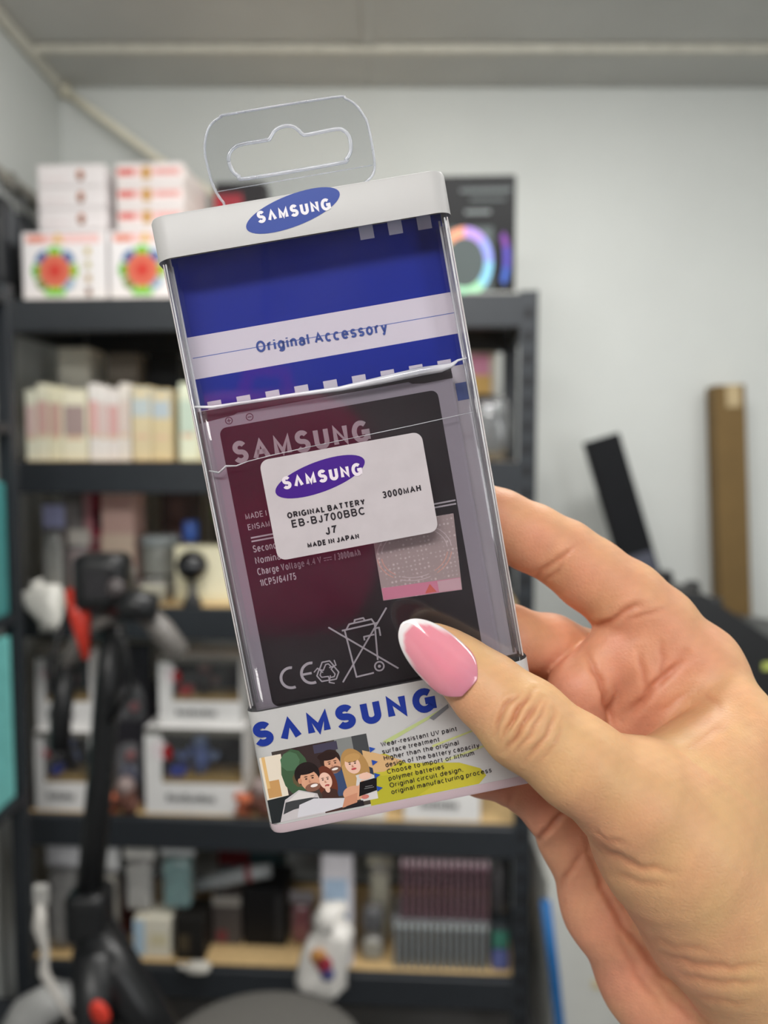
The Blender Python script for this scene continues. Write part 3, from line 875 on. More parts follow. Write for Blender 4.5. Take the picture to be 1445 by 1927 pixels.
def case_row(count, x0, x1, ly, z0, h, dep, m_in, film, label, group, hd):
    """a row of identical slim packs: each a root with film sleeve, case and hang header"""
    pitch = (x1 - x0) / count
    w = pitch * 0.74
    proto = None
    for k in range(count):
        root = thing('phone_case_pack', label, 'pack', on_rack(x0 + pitch * (k + 0.5), ly, z0), RA, group)
        if proto is None:
            a = obj('film', prism(rrect(-w / 2, w / 2, 0, dep, w * 0.3, 3), 'z', 0, h * 0.9), film, root)
            b = obj('case', B(-w * 0.28, w * 0.28, dep * 0.06, dep * 0.9, h * 0.02, h * 0.80, 0.0015), m_in, root)
            c_ = obj('header', B(-w * 0.4, w * 0.4, dep * 0.03, dep * 0.6, h * 0.84, h, 0.001), hd, root)
            proto = (a, b, c_)
        else:
            for p in proto:
                q = p.copy()
                COL.objects.link(q)
                q.parent = root


case_row(15, 0.918, 1.150, 0.035, 0.2175, 0.113, 0.10, m_gr, M_clear_d, 'slim silver grey phone case pack standing in the lower row', 'silver grey case packs', mat('header_silver', (214, 220, 220), 0.2))
t = thing('plastic_tray', 'thin clear tray lying across the grey case packs', 'tray', on_rack(1.034, 0.035, 0.331), RA)
obj('tray_base', B(-0.118, 0.118, 0, 0.105, 0, 0.003, 0.001), clear('tray_clear', tint=(215, 218, 218), milky=0.2), t)
for y0 in (0.0, 0.103):
    obj('tray_rim', B(-0.118, 0.118, y0, y0 + 0.002, 0.003, 0.009), clear('tray_clear'), t)
case_row(14, 0.935, 1.152, 0.045, 0.334, 0.150, 0.09, m_pk, clear('clear_film_mauve', tint=(234, 214, 222), rough=0.1, milky=0.10, milk_col=(220, 190, 200), boost=2.2), 'slim mauve phone case pack standing in the upper row', 'mauve case packs', mat('header_mauve', (226, 200, 208), 0.2))
clear_pack('clear_bag', 'tall clear bag of grey goods at the right end of the lowest shelf', 1.158, 1.198, 0.13, 0.06, 0.2175, 0.480, (110, 104, 108), None, film=M_clear_d)
carton('teal_violet_carton', 'small carton, teal above violet, at the right end of the lowest shelf', 'box', 1.157, 1.198, 0.04, 0.07, 0.2175, 0.322, (60, 66, 70), [(rect(0.05, 0.95, 0.55, 0.95), (70, 130, 112)), (rect(0.05, 0.95, 0.05, 0.5), (104, 112, 166))])
t = thing('white_scrap', 'scrap of white film lying over the lowest shelf edge', 'wrapper', on_rack(0.452, -0.022, 0.2175), RA)
obj('film', puffy(0.062, 0.03, 0.022, 0.08, 21), mat('scrap_white', (220, 216, 206), 0.3), t, True)
obj('twist', tube([(-0.03, 0.015, 0.008), (-0.042, 0.012, 0.016), (-0.05, 0.016, 0.012)], [0.004, 0.007, 0.002], 8), mat('scrap_white', (220, 216, 206), 0.3), t, True)

# ------------------------------------------------------------------ neighbouring rack along the left wall
side = thing('side_rack', 'dark rack end along the left wall at the picture edge', 'rack', (-0.952, 0.85, 0))
for x0 in (0.0, 0.165):
    for y0 in (0.0, 0.72):
        obj('post', B(x0, x0 + 0.03, y0, y0 + 0.03, 0, 1.80, 0.002), M_rack, side)
for z in (0.28, 0.745, 1.13, 1.52, 1.78):
    obj('shelf_board', B(0.002, 0.193, 0.004, 0.746, z - 0.02, z, 0.001), M_rack, side)
carton_m = mat('teal_card', (120, 200, 196), 0.4)
for z0, z1, lb in ((0.745, 1.085, 'tall teal carton at the left picture edge, lower of two'), (1.13, 1.40, 'teal carton at the left picture edge, upper of two')):
    t = thing('teal_side_carton', lb, 'box', (-0.86, 1.46, z0 + 0.001))
    obj('body', B(-0.06, 0.092, 0, 0.10, 0, z1 - z0, 0.003), carton_m if z0 < 1 else mat('teal_card_dark', (70, 140, 140), 0.4), t)
    obj('flap', B(-0.055, 0.088, 0.004, 0.09, z1 - z0 - 0.001, z1 - z0 + 0.0015), carton_m, t)
    obj('seam', B(0.0915, 0.0928, 0.048, 0.052, 0.004, z1 - z0 - 0.004), mat('teal_seam', (96, 170, 168), 0.4), t)
# wall rail with black pouches
t = thing('wall_rail', 'grey metal rail on the left wall near the ceiling corner', 'rail', (-0.945, 1.66, 2.13))
obj('bar', B(-0.008, 0.012, 0, 0.62, 0, 0.03, 0.003), mat('rail_grey', (150, 146, 136), 0.5), t)
for y in (0.05, 0.32, 0.56):
    obj('bracket', B(-0.0098, 0.016, y, y + 0.02, -0.008, 0.036, 0.002), mat('rail_bracket', (120, 118, 112), 0.5), t)
pouch_words = ['closest to the picture edge', 'second along the rail', 'third along the rail', 'nearest the room corner']
for k in range(4):
    t = thing('black_pouch', 'black padded pouch hanging from the wall rail, %s' % pouch_words[k], 'pouch', (-0.915, 1.76 + 0.125 * k, 1.84), 0, 'black pouches on the wall rail')
    bm = puffy(0.05, 0.10, 0.24, 0.03, 31 + k)
    for v in bm.verts:
        v.co.y -= 0.05
    obj('pouch_body', bm, mat('pouch_black', (40, 42, 45), 0.4, var=0.3, scale=50), t, True)
    obj('hook', tube([(0, 0, 0.22), (-0.004, 0, 0.27), (-0.012, 0, 0.30)], 0.003, 8), mat('hook_steel', (120, 122, 124), 0.3, 1.0), t, True)
    obj('tag_card', B(0.0245, 0.026, -0.03, 0.03, 0.12, 0.20, 0.0005), mat('tag_grey', (74, 78, 82), 0.4), t)

# ------------------------------------------------------------------ electric scooter in front of the rack
M_blk = mat('scooter_black', (22, 23, 25), 0.35, var=0.1)
M_blk2 = mat('scooter_grey', (112, 108, 104), 0.4, var=0.1)
M_red = mat('scooter_red', (214, 60, 44), 0.35)
M_sil = mat('scooter_silver', (170, 170, 168), 0.3)
sc = thing('electric_scooter', 'black electric scooter with red accents parked in front of the rack', 'scooter', (-0.47, 1.30, 0.0))


def S(px, y, z):
    return (px + 0.47, y - 1.30, z)


obj('stem', tube([S(-0.462, 1.30, 1.165), S(-0.478, 1.30, 1.04), S(-0.491, 1.30, 0.909), S(-0.52, 1.30, 0.66)], [0.019, 0.021, 0.022, 0.024], 14), M_blk, sc, True)
h = obj('handlebar', tube([S(-0.535, 1.27, 1.10), S(-0.50, 1.27, 1.165), S(-0.462, 1.28, 1.185), S(-0.425, 1.27, 1.205), S(-0.40, 1.265, 1.20), S(-0.34, 1.25, 1.135)], 0.014, 12), M_blk2, sc, True)
obj('grip', tube([S(-0.405, 1.265, 1.203), S(-0.368, 1.257, 1.166), S(-0.335, 1.249, 1.128)], [0.017, 0.020, 0.018], 12), M_blk2, h, True)
obj('grip', tube([S(-0.53, 1.27, 1.105), S(-0.545, 1.27, 1.02), S(-0.548, 1.27, 0.96)], [0.016, 0.018, 0.016], 12), M_blk, h, True)
d = obj('display', B(-0.035, 0.05, -0.075, -0.01, 1.20, 1.295, 0.026, seg=3), M_blk, sc, True)
obj('screen', B(-0.012, 0.028, -0.0765, -0.074, 1.225, 1.27), mat('screen_grey', (40, 38, 42), 0.15), d)
obj('lamp', tube([S(-0.435, 1.24, 1.205), S(-0.40, 1.22, 1.215), S(-0.365, 1.225, 1.21)], [0.02, 0.028, 0.02], 12), M_blk, sc, True)
obj('lamp_lens', lathe([(0.016, 0), (0.012, 0.006), (0.002, 0.009)], 16), mat('lens_grey', (84, 78, 78), 0.15), sc, True).matrix_local = Matrix.Translation(S(-0.425, 1.206, 1.245)) @ Matrix.Rotation(math.radians(90), 4, 'X')
obj('brake_lever', tube([S(-0.517, 1.255, 1.235), S(-0.500, 1.25, 1.19), S(-0.492, 1.25, 1.12)], [0.010, 0.017, 0.006], 10), M_red, sc, True)
obj('brake_cable', tube([S(-0.50, 1.29, 1.16), S(-0.43, 1.26, 1.15), S(-0.425, 1.27, 1.06), S(-0.47, 1.285, 1.0)], 0.0055, 8), M_blk, sc, True)
obj('brake_cable', tube([S(-0.52, 1.27, 1.22), S(-0.56, 1.26, 1.10), S(-0.53, 1.275, 0.92)], 0.005, 8), M_blk, sc, True)
obj('folding_joint', B(-0.082, -0.012, -0.035, 0.035, 0.61, 0.70, 0.022, seg=3), M_blk, sc, True)
obj('head_tube', tube([S(-0.512, 1.30, 0.62), S(-0.46, 1.29, 0.54), S(-0.385, 1.27, 0.44), S(-0.33, 1.26, 0.31)], [0.04, 0.04, 0.036, 0.034], 14), M_blk, sc, True)
obj('reflector', lathe([(0.016, 0), (0.016, 0.005), (0.012, 0.009)], 16), M_red, sc, True).matrix_local = Matrix.Translation(S(-0.478, 1.236, 0.518)) @ Matrix.Rotation(math.radians(90), 4, 'X') @ Matrix.Diagonal((0.95, 1.5, 1, 1)) @ Matrix.Rotation(math.radians(20), 4, 'Z')
obj('fork', tube([S(-0.50, 1.28, 0.60), S(-0.50, 1.26, 0.45), S(-0.53, 1.25, 0.30), S(-0.54, 1.25, 0.12)], [0.04, 0.04, 0.03, 0.02], 12), M_blk, sc, True)
obj('fender', tube([S(-0.645, 1.26, 0.445), S(-0.61, 1.26, 0.495), S(-0.56, 1.26, 0.525), S(-0.53, 1.26, 0.53)], [0.03, 0.034, 0.03, 0.02], 12), M_sil, sc, True)
obj('wheel', tube([S(-0.54 + 0.105 * math.cos(a), 1.25, 0.125 + 0.105 * math.sin(a)) for a in [2 * math.pi * k / 24 for k in range(25)]], 0.022, 10), M_blk, sc, True)
obj('deck', B(-0.02, 0.62, -0.09, 0.06, 0.12, 0.17, 0.012, seg=2), M_blk, sc)
obj('wheel', tube([S(0.20 + 0.09 * math.cos(a), 1.285, 0.111 + 0.09 * math.sin(a)) for a in [2 * math.pi * k / 24 for k in range(25)]], 0.02, 10), M_blk, sc, True)
t = thing('clear_strap', 'twisted clear plastic strap dangling beside the scooter joint', 'strap', (-0.565, 1.22, 0.55))
obj('strap', tube([(0.0, 0, 0.17), (-0.004, 0, 0.13), (0.004, 0, 0.09), (0.0, 0, 0.05), (0.02, 0, 0.01), (0.045, 0, -0.04)], [0.008, 0.012, 0.007, 0.009, 0.007, 0.004], 8), mat('strap_clear', (190, 186, 180), 0.2), t, True)
obj('buckle', B(-0.012, 0.012, -0.006, 0.006, 0.165, 0.20, 0.003), mat('buckle_grey', (170, 168, 164), 0.25), t)

# grey stool in front of the rack, seat just reaching into the picture
t = thing('stool', 'dark grey cushioned stool seat at the bottom picture edge', 'stool', (-0.19, 1.12, 0.0))
bm = bmesh.new()
bmesh.ops.create_uvsphere(bm, u_segments=32, v_segments=16, radius=1.0)
for v in bm.verts:
    z = math.copysign(abs(v.co.z) ** 0.7, v.co.z)
    v.co = Vector((v.co.x * 0.17, v.co.y * 0.16, 0.515 + z * 0.033))
obj('seat', bm, mat('stool_fabric', (92, 90, 86), 0.8, var=0.1, scale=300, bump=0.2), t, True)
obj('pole', tube([(0, 0, 0.06), (0, 0, 0.49)], 0.022, 14), mat('stool_steel', (120, 122, 124), 0.3, 0.9), t, True)
for k in range(5):
    a = 2 * math.pi * k / 5 + 0.3
    obj('foot', tube([(0, 0, 0.07), (0.2 * math.cos(a), 0.2 * math.sin(a), 0.02)], [0.02, 0.012], 10), M_blk, t, True)

# ------------------------------------------------------------------ right side of the room
t = thing('black_board', 'black board leaning sideways against the back wall', 'board', (1.06, 2.10, 0.0))
bm = B(-0.05, 0.05, -0.015, 0.015, 0, 1.56, 0.003)
o = obj('board', bm, mat('board_black', (20, 21, 24), 0.5, spec=0.15), t)
o.rotation_euler = (math.radians(-2.0), math.radians(-17.0), 0)
o = obj('plate', B(-0.035, 0.045, -0.0165, -0.015, 1.05, 1.22, 0.0005), mat('plate_navy', (52, 54, 70), 0.3), t)
o.rotation_euler = (math.radians(-2.0), math.radians(-17.0), 0)
for o in t.children:
    o.location.z = 0.016
t = thing('cardboard_box', 'tall narrow brown cardboard box leaning upright against the back wall', 'cardboard', (1.075, 2.22, 0.0))
M_card = mat('brown_cardboard', (112, 88, 48), 0.75, var=0.06, scale=12)
parts = [obj('body', B(-0.045, 0.045, -0.03, 0.03, 0, 1.665, 0.002), M_card, t), obj('seam', B(0.008, 0.010, -0.0306, -0.0298, 0.01, 1.66), mat('cardboard_seam', (112, 88, 52), 0.75), t),
         obj('tape', B(-0.012, 0.03, -0.0312, -0.0302, 1.60, 1.664), mat('clear_tape', (186, 166, 128), 0.12, coat=1.0), t), obj('tape', B(-0.012, 0.03, -0.03, 0.03, 1.6645, 1.6656), mat('clear_tape', (186, 166, 128), 0.12), t)]
for o in parts:
    o.rotation_euler = (math.radians(-2.5), math.radians(-2.3), 0)
t = thing('machine', 'black slant topped machine with a small yellow green light, right of the hand', 'machine', (0.95, 1.62, 0.0))
obj('cabinet', B(-0.30, 0.38, -0.10, 0.40, 0, 0.86, 0.01), mat('machine_grey', (58, 59, 60), 0.5), t)
obj('lid', prism([(-0.36, 0.86), (0.38, 0.86), (0.38, 0.98), (-0.12, 1.055), (-0.30, 1.175), (-0.37, 1.185)], 'y', -0.08, 0.38), mat('machine_black', (24, 25, 27), 0.4), t)
for x in (-0.335, -0.275, -0.225):
    obj('knob', lathe([(0.016, 0), (0.017, 0.02), (0.012, 0.026)], 16), mat('machine_black', (24, 25, 27), 0.4), t, True).location = (x, 0.05, 1.178 if x < -0.3 else 1.155 if x < -0.25 else 1.12)
obj('indicator', B(-0.18, -0.13, -0.083, -0.08, 1.02, 1.035, 0.001), mat('indicator_green', (150, 160, 80), 0.3, emit=((170, 180, 90), 0.3)), t)
t = thing('white_bin', 'white plastic bin with a blue strap standing beside the rack', 'bin', (0.60, 1.66, 0.0))
obj('body', prism([(-0.205, 0.0), (0.0, 0.0), (0.0, 0.56), (-0.17, 0.56), (-0.232, 0.50), (-0.235, 0.40)], 'y', 0, 0.30), mat('bin_white', (206, 206, 200), 0.35, var=0.05, scale=8), t)
obj('strap', tube([(-0.238, 0.0, 0.46), (-0.218, -0.006, 0.30), (-0.195, -0.006, 0.10), (-0.19, -0.006, 0.01)], 0.012, 8), mat('strap_blue', (30, 104, 168), 0.4), t, True)
obj('label_strip', B(-0.13, -0.02, -0.003, 0.0005, 0.255, 0.275), mat('strip_tan', (206, 190, 150), 0.5), t)
obj('lid', B(-0.18, 0.005, -0.01, 0.31, 0.56, 0.585, 0.004), mat('bin_lid', (170, 176, 176), 0.3), t)

# unseen magenta bag shape, added to tint the reflection in the clear package
t = thing('reflection_prop', 'unseen magenta bag shape added behind the viewer to tint the package reflection', 'reflection_prop', (-0.06, -0.56, 1.27))
M_mag = mat('magenta_reflector', (246, 10, 120), 0.6, var=0.15, scale=20)
obj('bag_body', puffy(0.26, 0.11, 0.29, 0.02, 51), M_mag, t, True)
bm = puffy(0.17, 0.04, 0.12, 0.02, 52)
for v in bm.verts:
    v.co.y += 0.095
    v.co.z += 0.02
obj('prop_pocket', bm, M_mag, t, True)
obj('handle', tube([(-0.03, 0.05, 0.26), (-0.02, 0.05, 0.30), (0.02, 0.05, 0.30), (0.03, 0.05, 0.26)], 0.007, 8), M_mag, t, True)
obj('hook', tube([(0, 0.05, 0.298), (0, 0.05, 1.281)], 0.003, 8), mat('hook_steel', (120, 122, 124), 0.3, 1.0), t, True)

# ------------------------------------------------------------------ the battery package
# box frame: x to the right of the face, y up the face, z out of the face towards the viewer (metres)
mm = 0.001


def cam_pt(x, y, z):
    """a point given in millimetres in the camera's axes (right, down, ahead) -> world"""
    return CAM + (RIGHT * x - UP * y + FWD * z) * mm


u_c = Vector((0.98243129, -0.18187487, 0.04183645))
v_c = -Vector((0.17906569, 0.98180283, 0.06323508))
n_c = Vector((0.05257601, 0.05463265, -0.99712137))
ctr_c = Vector((-6.94036414, -0.95408028, 189.62641986))


def cdir(v):
    return RIGHT * v.x - UP * v.y + FWD * v.z


PW, PH, PD = 72.0, 154.4, 18.0
ux, vx, nx = cdir(u_c).normalized(), cdir(v_c).normalized(), cdir(n_c).normalized()
org = cam_pt(*ctr_c) - vx * (PH / 2 * mm)           # middle of the lower front edge
PM = Matrix(((ux.x, vx.x, nx.x, org.x), (ux.y, vx.y, nx.y, org.y), (ux.z, vx.z, nx.z, org.z), (0, 0, 0, 1)))


def face(w):
    """print plane at height w (mm) over the face; coordinates in mm from the face centre"""
    return lambda x, y, t: (x * mm, (y + PH / 2) * mm, w * mm + t)


def pkg_root(name, label, cat):
    o = thing(name, label, cat)
    o.matrix_world = PM
    return o


def tube_wall(x0, x1, y0, y1, w0, w1, r, closed_lo=False, closed_hi=False, n=8):
    """rounded-rectangle sleeve running along y; wall only, ends optionally closed with a rounded rim"""
    bm = bmesh.new()
    ringpts = rrect(x0, x1, w0, w1, r, n)
    levels = []
    if closed_lo:
        levels += [(y0, 0.9), (y0 + 0.25, 0.3)]
    levels += [(y0 + (0.9 if closed_lo else 0), 0.0), (y1 - (0.9 if closed_hi else 0), 0.0)]
    if closed_hi:
        levels += [(y1 - 0.25, 0.3), (y1, 0.9)]
    rings = []
    for y, ins in levels:
        pts = rrect(x0 + ins, x1 - ins, w0 + ins, w1 - ins, max(r - ins, 0.3), n)
        rings.append([bm.verts.new((p[0] * mm, (y + PH / 2) * mm, p[1] * mm)) for p in pts])
    k = len(ringpts)
    for a, b in zip(rings[:-1], rings[1:]):
        for i in range(k):
            bm.faces.new((a[i], a[(i + 1) % k], b[(i + 1) % k], b[i]))
    if closed_lo:
        bm.faces.new(rings[0][::-1])
    if closed_hi:
        bm.faces.new(rings[-1])
    bmesh.ops.recalc_face_normals(bm, faces=bm.faces)
    return bm


M_pkg_clear = clear('package_clear', tint=(253, 253, 254), rough=0.03, milky=0.005, milk_col=(220, 216, 222), boost=1.0)
M_cap = mat('cap_white', (188, 187, 186), 0.45, var=0.015, scale=60)
M_blue = mat('logo_blue', (28, 62, 150), 0.4, var=0.03)
M_white_ink = mat('ink_white', (232, 230, 236), 0.45, var=0.02)
M_black_ink = mat('ink_black', (28, 22, 30), 0.5, var=0.05)

pkg = pkg_root('battery_package', 'clear plastic phone battery package with white caps and hang tab, held in the hand', 'package')
sl = obj('clear_sleeve', tube_wall(-35.6, 35.6, -76, 76, -17.6, -0.05, 4.2), M_pkg_clear, pkg)
for p in sl.data.polygons:                 # curved corners smooth, the flat walls flat
    p.use_smooth = p.area < 0.0006
md = sl.modifiers.new('thickness', 'SOLIDIFY')
md.thickness = 0.0003
md.offset = -1
cap = obj('top_cap', tube_wall(-36.3, 36.3, 66.9, 77.3, -18.0, 0.35, 4.4, closed_hi=True), M_cap, pkg)
bot = obj('bottom_cap', tube_wall(-36.2, 36.2, -74.6, -45.4, -17.9, 0.3, 4.3), M_cap, pkg)
rim = obj('bottom_rim', tube_wall(-36.3, 36.3, -77.2, -74.6, -18.0, 0.35, 4.4, closed_lo=True), mat('rim_gloss', (196, 176, 182), 0.12, coat=1.0, var=0.02), pkg)
for o in (cap, bot, rim):
    for p in o.data.polygons:
        p.use_smooth = True
    md = o.modifiers.new('split', 'EDGE_SPLIT')
    md.split_angle = math.radians(40)

# logo on the top cap
F = face(0.36)
obj('logo_oval', prism([(p[0] * mm, (p[1] + PH / 2) * mm) for p in ell(-1.85, 73.1, 12.0, 3.7, 11.5, 48)], 'z', 0.36 * mm, 0.40 * mm), M_blue, cap)
text('SΛMSUNG', (-10.6, 71.35), (7.3, 71.75), 2.9, M_white_ink, cap, face(0.42), bold=0.25, gap=0.24, name='logo_lettering')

# hang tab with euro slot
outl = [(-15.6, 78.0), (-18.7, 81.3), (-20.4, 85.5), (-20.9, 90.0), (-20.9, 94.7), (-19.6, 98.7), (-17.8, 100.9), (-15.2, 102.1), (-13, 102.4), (13.0, 102.4), (16.2, 101.6), (18.4, 99.8), (19.9, 97.0), (20.7, 94.0), (20.7, 85.7), (19.6, 82.0), (16.2, 79.8), (14, 77.6)]
hole = [(-15.5, 91.0), (-15.0, 92.8), (-13.6, 94.1), (-11.2, 94.7), (-5.2, 94.7), (-4.2, 95.1), (-3.2, 96.3), (-1.8, 97.1), (0.1, 97.4), (2.0, 96.9), (3.2, 95.8), (4.0, 94.7), (5.2, 94.4), (12.6, 94.6), (14.4, 93.9), (15.4, 92.4), (15.5, 90.5), (15.0, 88.4), (13.6, 86.9), (11.6, 86.2), (-11.6, 86.2), (-13.6, 87.0), (-15.0, 88.6)]


def rounded(pts, k=4):
    """closed Catmull-Rom curve through the points"""
    out, n = [], len(pts)
    for i in range(n):
        p = [pts[(i + j - 1) % n] for j in range(4)]
        for q in range(k):
            t_ = q / k
            out.append(tuple(0.5 * (2 * p[1][a] + (p[2][a] - p[0][a]) * t_ + (2 * p[0][a] - 5 * p[1][a] + 4 * p[2][a] - p[3][a]) * t_ ** 2 + (3 * p[1][a] - p[0][a] - 3 * p[2][a] + p[3][a]) * t_ ** 3) for a in (0, 1)))
    return out


hole = rounded(hole)
outl = rounded(outl)
cu = bpy.data.curves.new('tab', 'CURVE')
cu.dimensions = '2D'
cu.fill_mode = 'BOTH'
for pts in (outl, hole):
    sp = cu.splines.new('POLY')
    sp.points.add(len(pts) - 1)
    for i, (x, y) in enumerate(pts):
        sp.points[i].co = (x * mm, (y + PH / 2) * mm, 0, 1)
    sp.use_cyclic_u = True
cu.extrude = 0.00025
to = bpy.data.objects.new('tab', cu)
COL.objects.link(to)
bpy.context.view_layer.update()
me = bpy.data.meshes.new_from_object(to.evaluated_get(bpy.context.evaluated_depsgraph_get()))
bpy.data.objects.remove(to)
for v in me.vertices:
    v.co.z -= 0.010
me.materials.clear()
tab = link('hang_tab', me, clear('tab_clear', tint=(246, 247, 248), rough=0.05, milky=0.015, boost=1.4), pkg)
M_edge = clear('tab_edge', tint=(235, 238, 245), rough=0.1, milky=0.30, milk_col=(245, 246, 250), boost=2.2)
L3 = lambda pts: [(x * mm, (y + PH / 2) * mm, -0.010) for x, y in pts]
obj('tab_edge', tube(L3(outl), 0.00034, 8), M_edge, tab, True)
obj('slot_edge', tube(L3(hole + hole[:1]), 0.00050, 8), M_edge, tab, True)
obj('fold_line', tube(L3([(-20.0, 84.2), (20.1, 84.4)]), 0.00012, 6), M_edge, tab, True)

# white sticker on the sleeve
stick = obj('white_sticker', prism([(p[0] * mm, (p[1] + PH / 2) * mm) for p in rrect(-21.15, 19.2, -9.35, 15.7, 2.2)], 'z', 0.0, 0.10 * mm), mat('sticker_white', (192, 185, 188), 0.35, var=0.04, scale=150), pkg)
F = face(0.10)
obj('logo_oval', prism([(p[0] * mm, (p[1] + PH / 2) * mm) for p in ell(-7.2, 9.2, 11.6, 3.75, 10.0, 48)], 'z', 0.10 * mm, 0.13 * mm), mat('logo_violet_blue', (62, 20, 130), 0.4), stick)
text('SΛMSUNG', (-16.6, 7.6), (3.2, 7.7), 3.2, mat('sticker_ink_white', (226, 216, 224), 0.45), stick, face(0.15), bold=0.25, gap=0.26, name='logo_lettering')
text('ORIGINAL BATTERY', (-16.9, 0.45), (2.5, 0.40), 1.55, M_black_ink, stick, face(0.12), bold=0.24)
text('EB-BJ700BBC', (-16.2, -1.95), (2.1, -1.95), 1.95, M_black_ink, stick, face(0.12), bold=0.19)
text('J7', (-8.4, -5.2), (-5.6, -5.2), 2.0, M_black_ink, stick, face(0.12), bold=0.2)
text('MADE IN JAPAN', (-13.4, -7.55), (-0.5, -7.6), 1.4, M_black_ink, stick, face(0.12), bold=0.25)
text('3000MAH', (7.0, 1.1), (16.7, 1.2), 1.75, M_black_ink, stick, face(0.12), bold=0.2)

# printed front of the bottom cap
FB = face(0.31)
text('SΛMSUNG', (-35.3, -54.2), (10.9, -53.7), 6.3, mat('logo_deep_blue', (24, 50, 140), 0.4), bot, face(0.36), bold=0.275, gap=0.30, name='logo_lettering')
GR = (176, 172, 60)
smear = [([(-9.5, -61.5), (-4, -62), (1, -65.5), (8, -66.8), (14, -68.0), (19, -70.5), (20.2, -72.6), (18, -74.4), (-9.8, -74.5)], (188, 178, 58)),
         ([(-9.5, -60), (-6, -61.5), (0, -64.5), (-5, -66.5), (-9.6, -66)], (206, 168, 120)),
         ([(-9.6, -67), (4, -68.5), (10, -71), (2, -74.4), (-9.7, -74.4)], (176, 170, 50)),
         ([(2, -56.5), (12, -52.0), (12.5, -52.6), (4, -57.5)], (184, 182, 186)),
         ([(-4, -58.8), (13, -53.2), (13.2, -53.8), (-3, -59.6)], (178, 190, 130)),
         ([(8, -62.2), (22, -59.8), (22, -60.2), (8, -62.8)], (190, 196, 130)),
         ([(10, -66.6), (24, -64.2), (24, -64.7), (10, -67.2)], (196, 200, 140)),
         ([(8.5, -55.2), (13.8, -52.6), (13.8, -53.6), (9.5, -56.0)], (120, 122, 128))]
paint('printed_splash', smear, bot, M_print, FB)
lines = [('Wear-resistant UV paint', (-4.6, -60.1), (14.9, -59.8)), ('surface treatment', (-4.6, -61.95), (10.1, -61.6)), ('Higher than the original', (-4.5, -63.65), (14.7, -63.4)),
         ('design of the battery capacity', (-4.4, -65.45), (19.7, -65.1)), ('Choose to import or lithium', (-4.3, -67.2), (18.1, -66.8)), ('polymer batteries', (-4.25, -69.0), (10.0, -68.75)),
         ('Original circuit design,', (-4.3, -70.8), (14.6, -70.4)), ('original manufacturing process', (-4.2, -72.55), (21.7, -72.0))]
for s, a, b in lines:
    text(s, a, b, 1.25, M_black_ink, bot, face(0.46), bold=0.14)
paint('arrow_bullets', [([(-7.6, y + 0.75), (-6.1, y), (-7.6, y - 0.75)], (40, 74, 160)) for y in (-60.2, -63.6, -67.0, -70.4)], bot, M_print, face(0.45))

# printed picture of four friends taking a self portrait (plain generic print)
PX, PY, PWD, PHT = -35.0, -74.0, 27.3, 18.0


def ph(pts):
    return [(PX + x * PWD, PY + y * PHT) for x, y in pts]


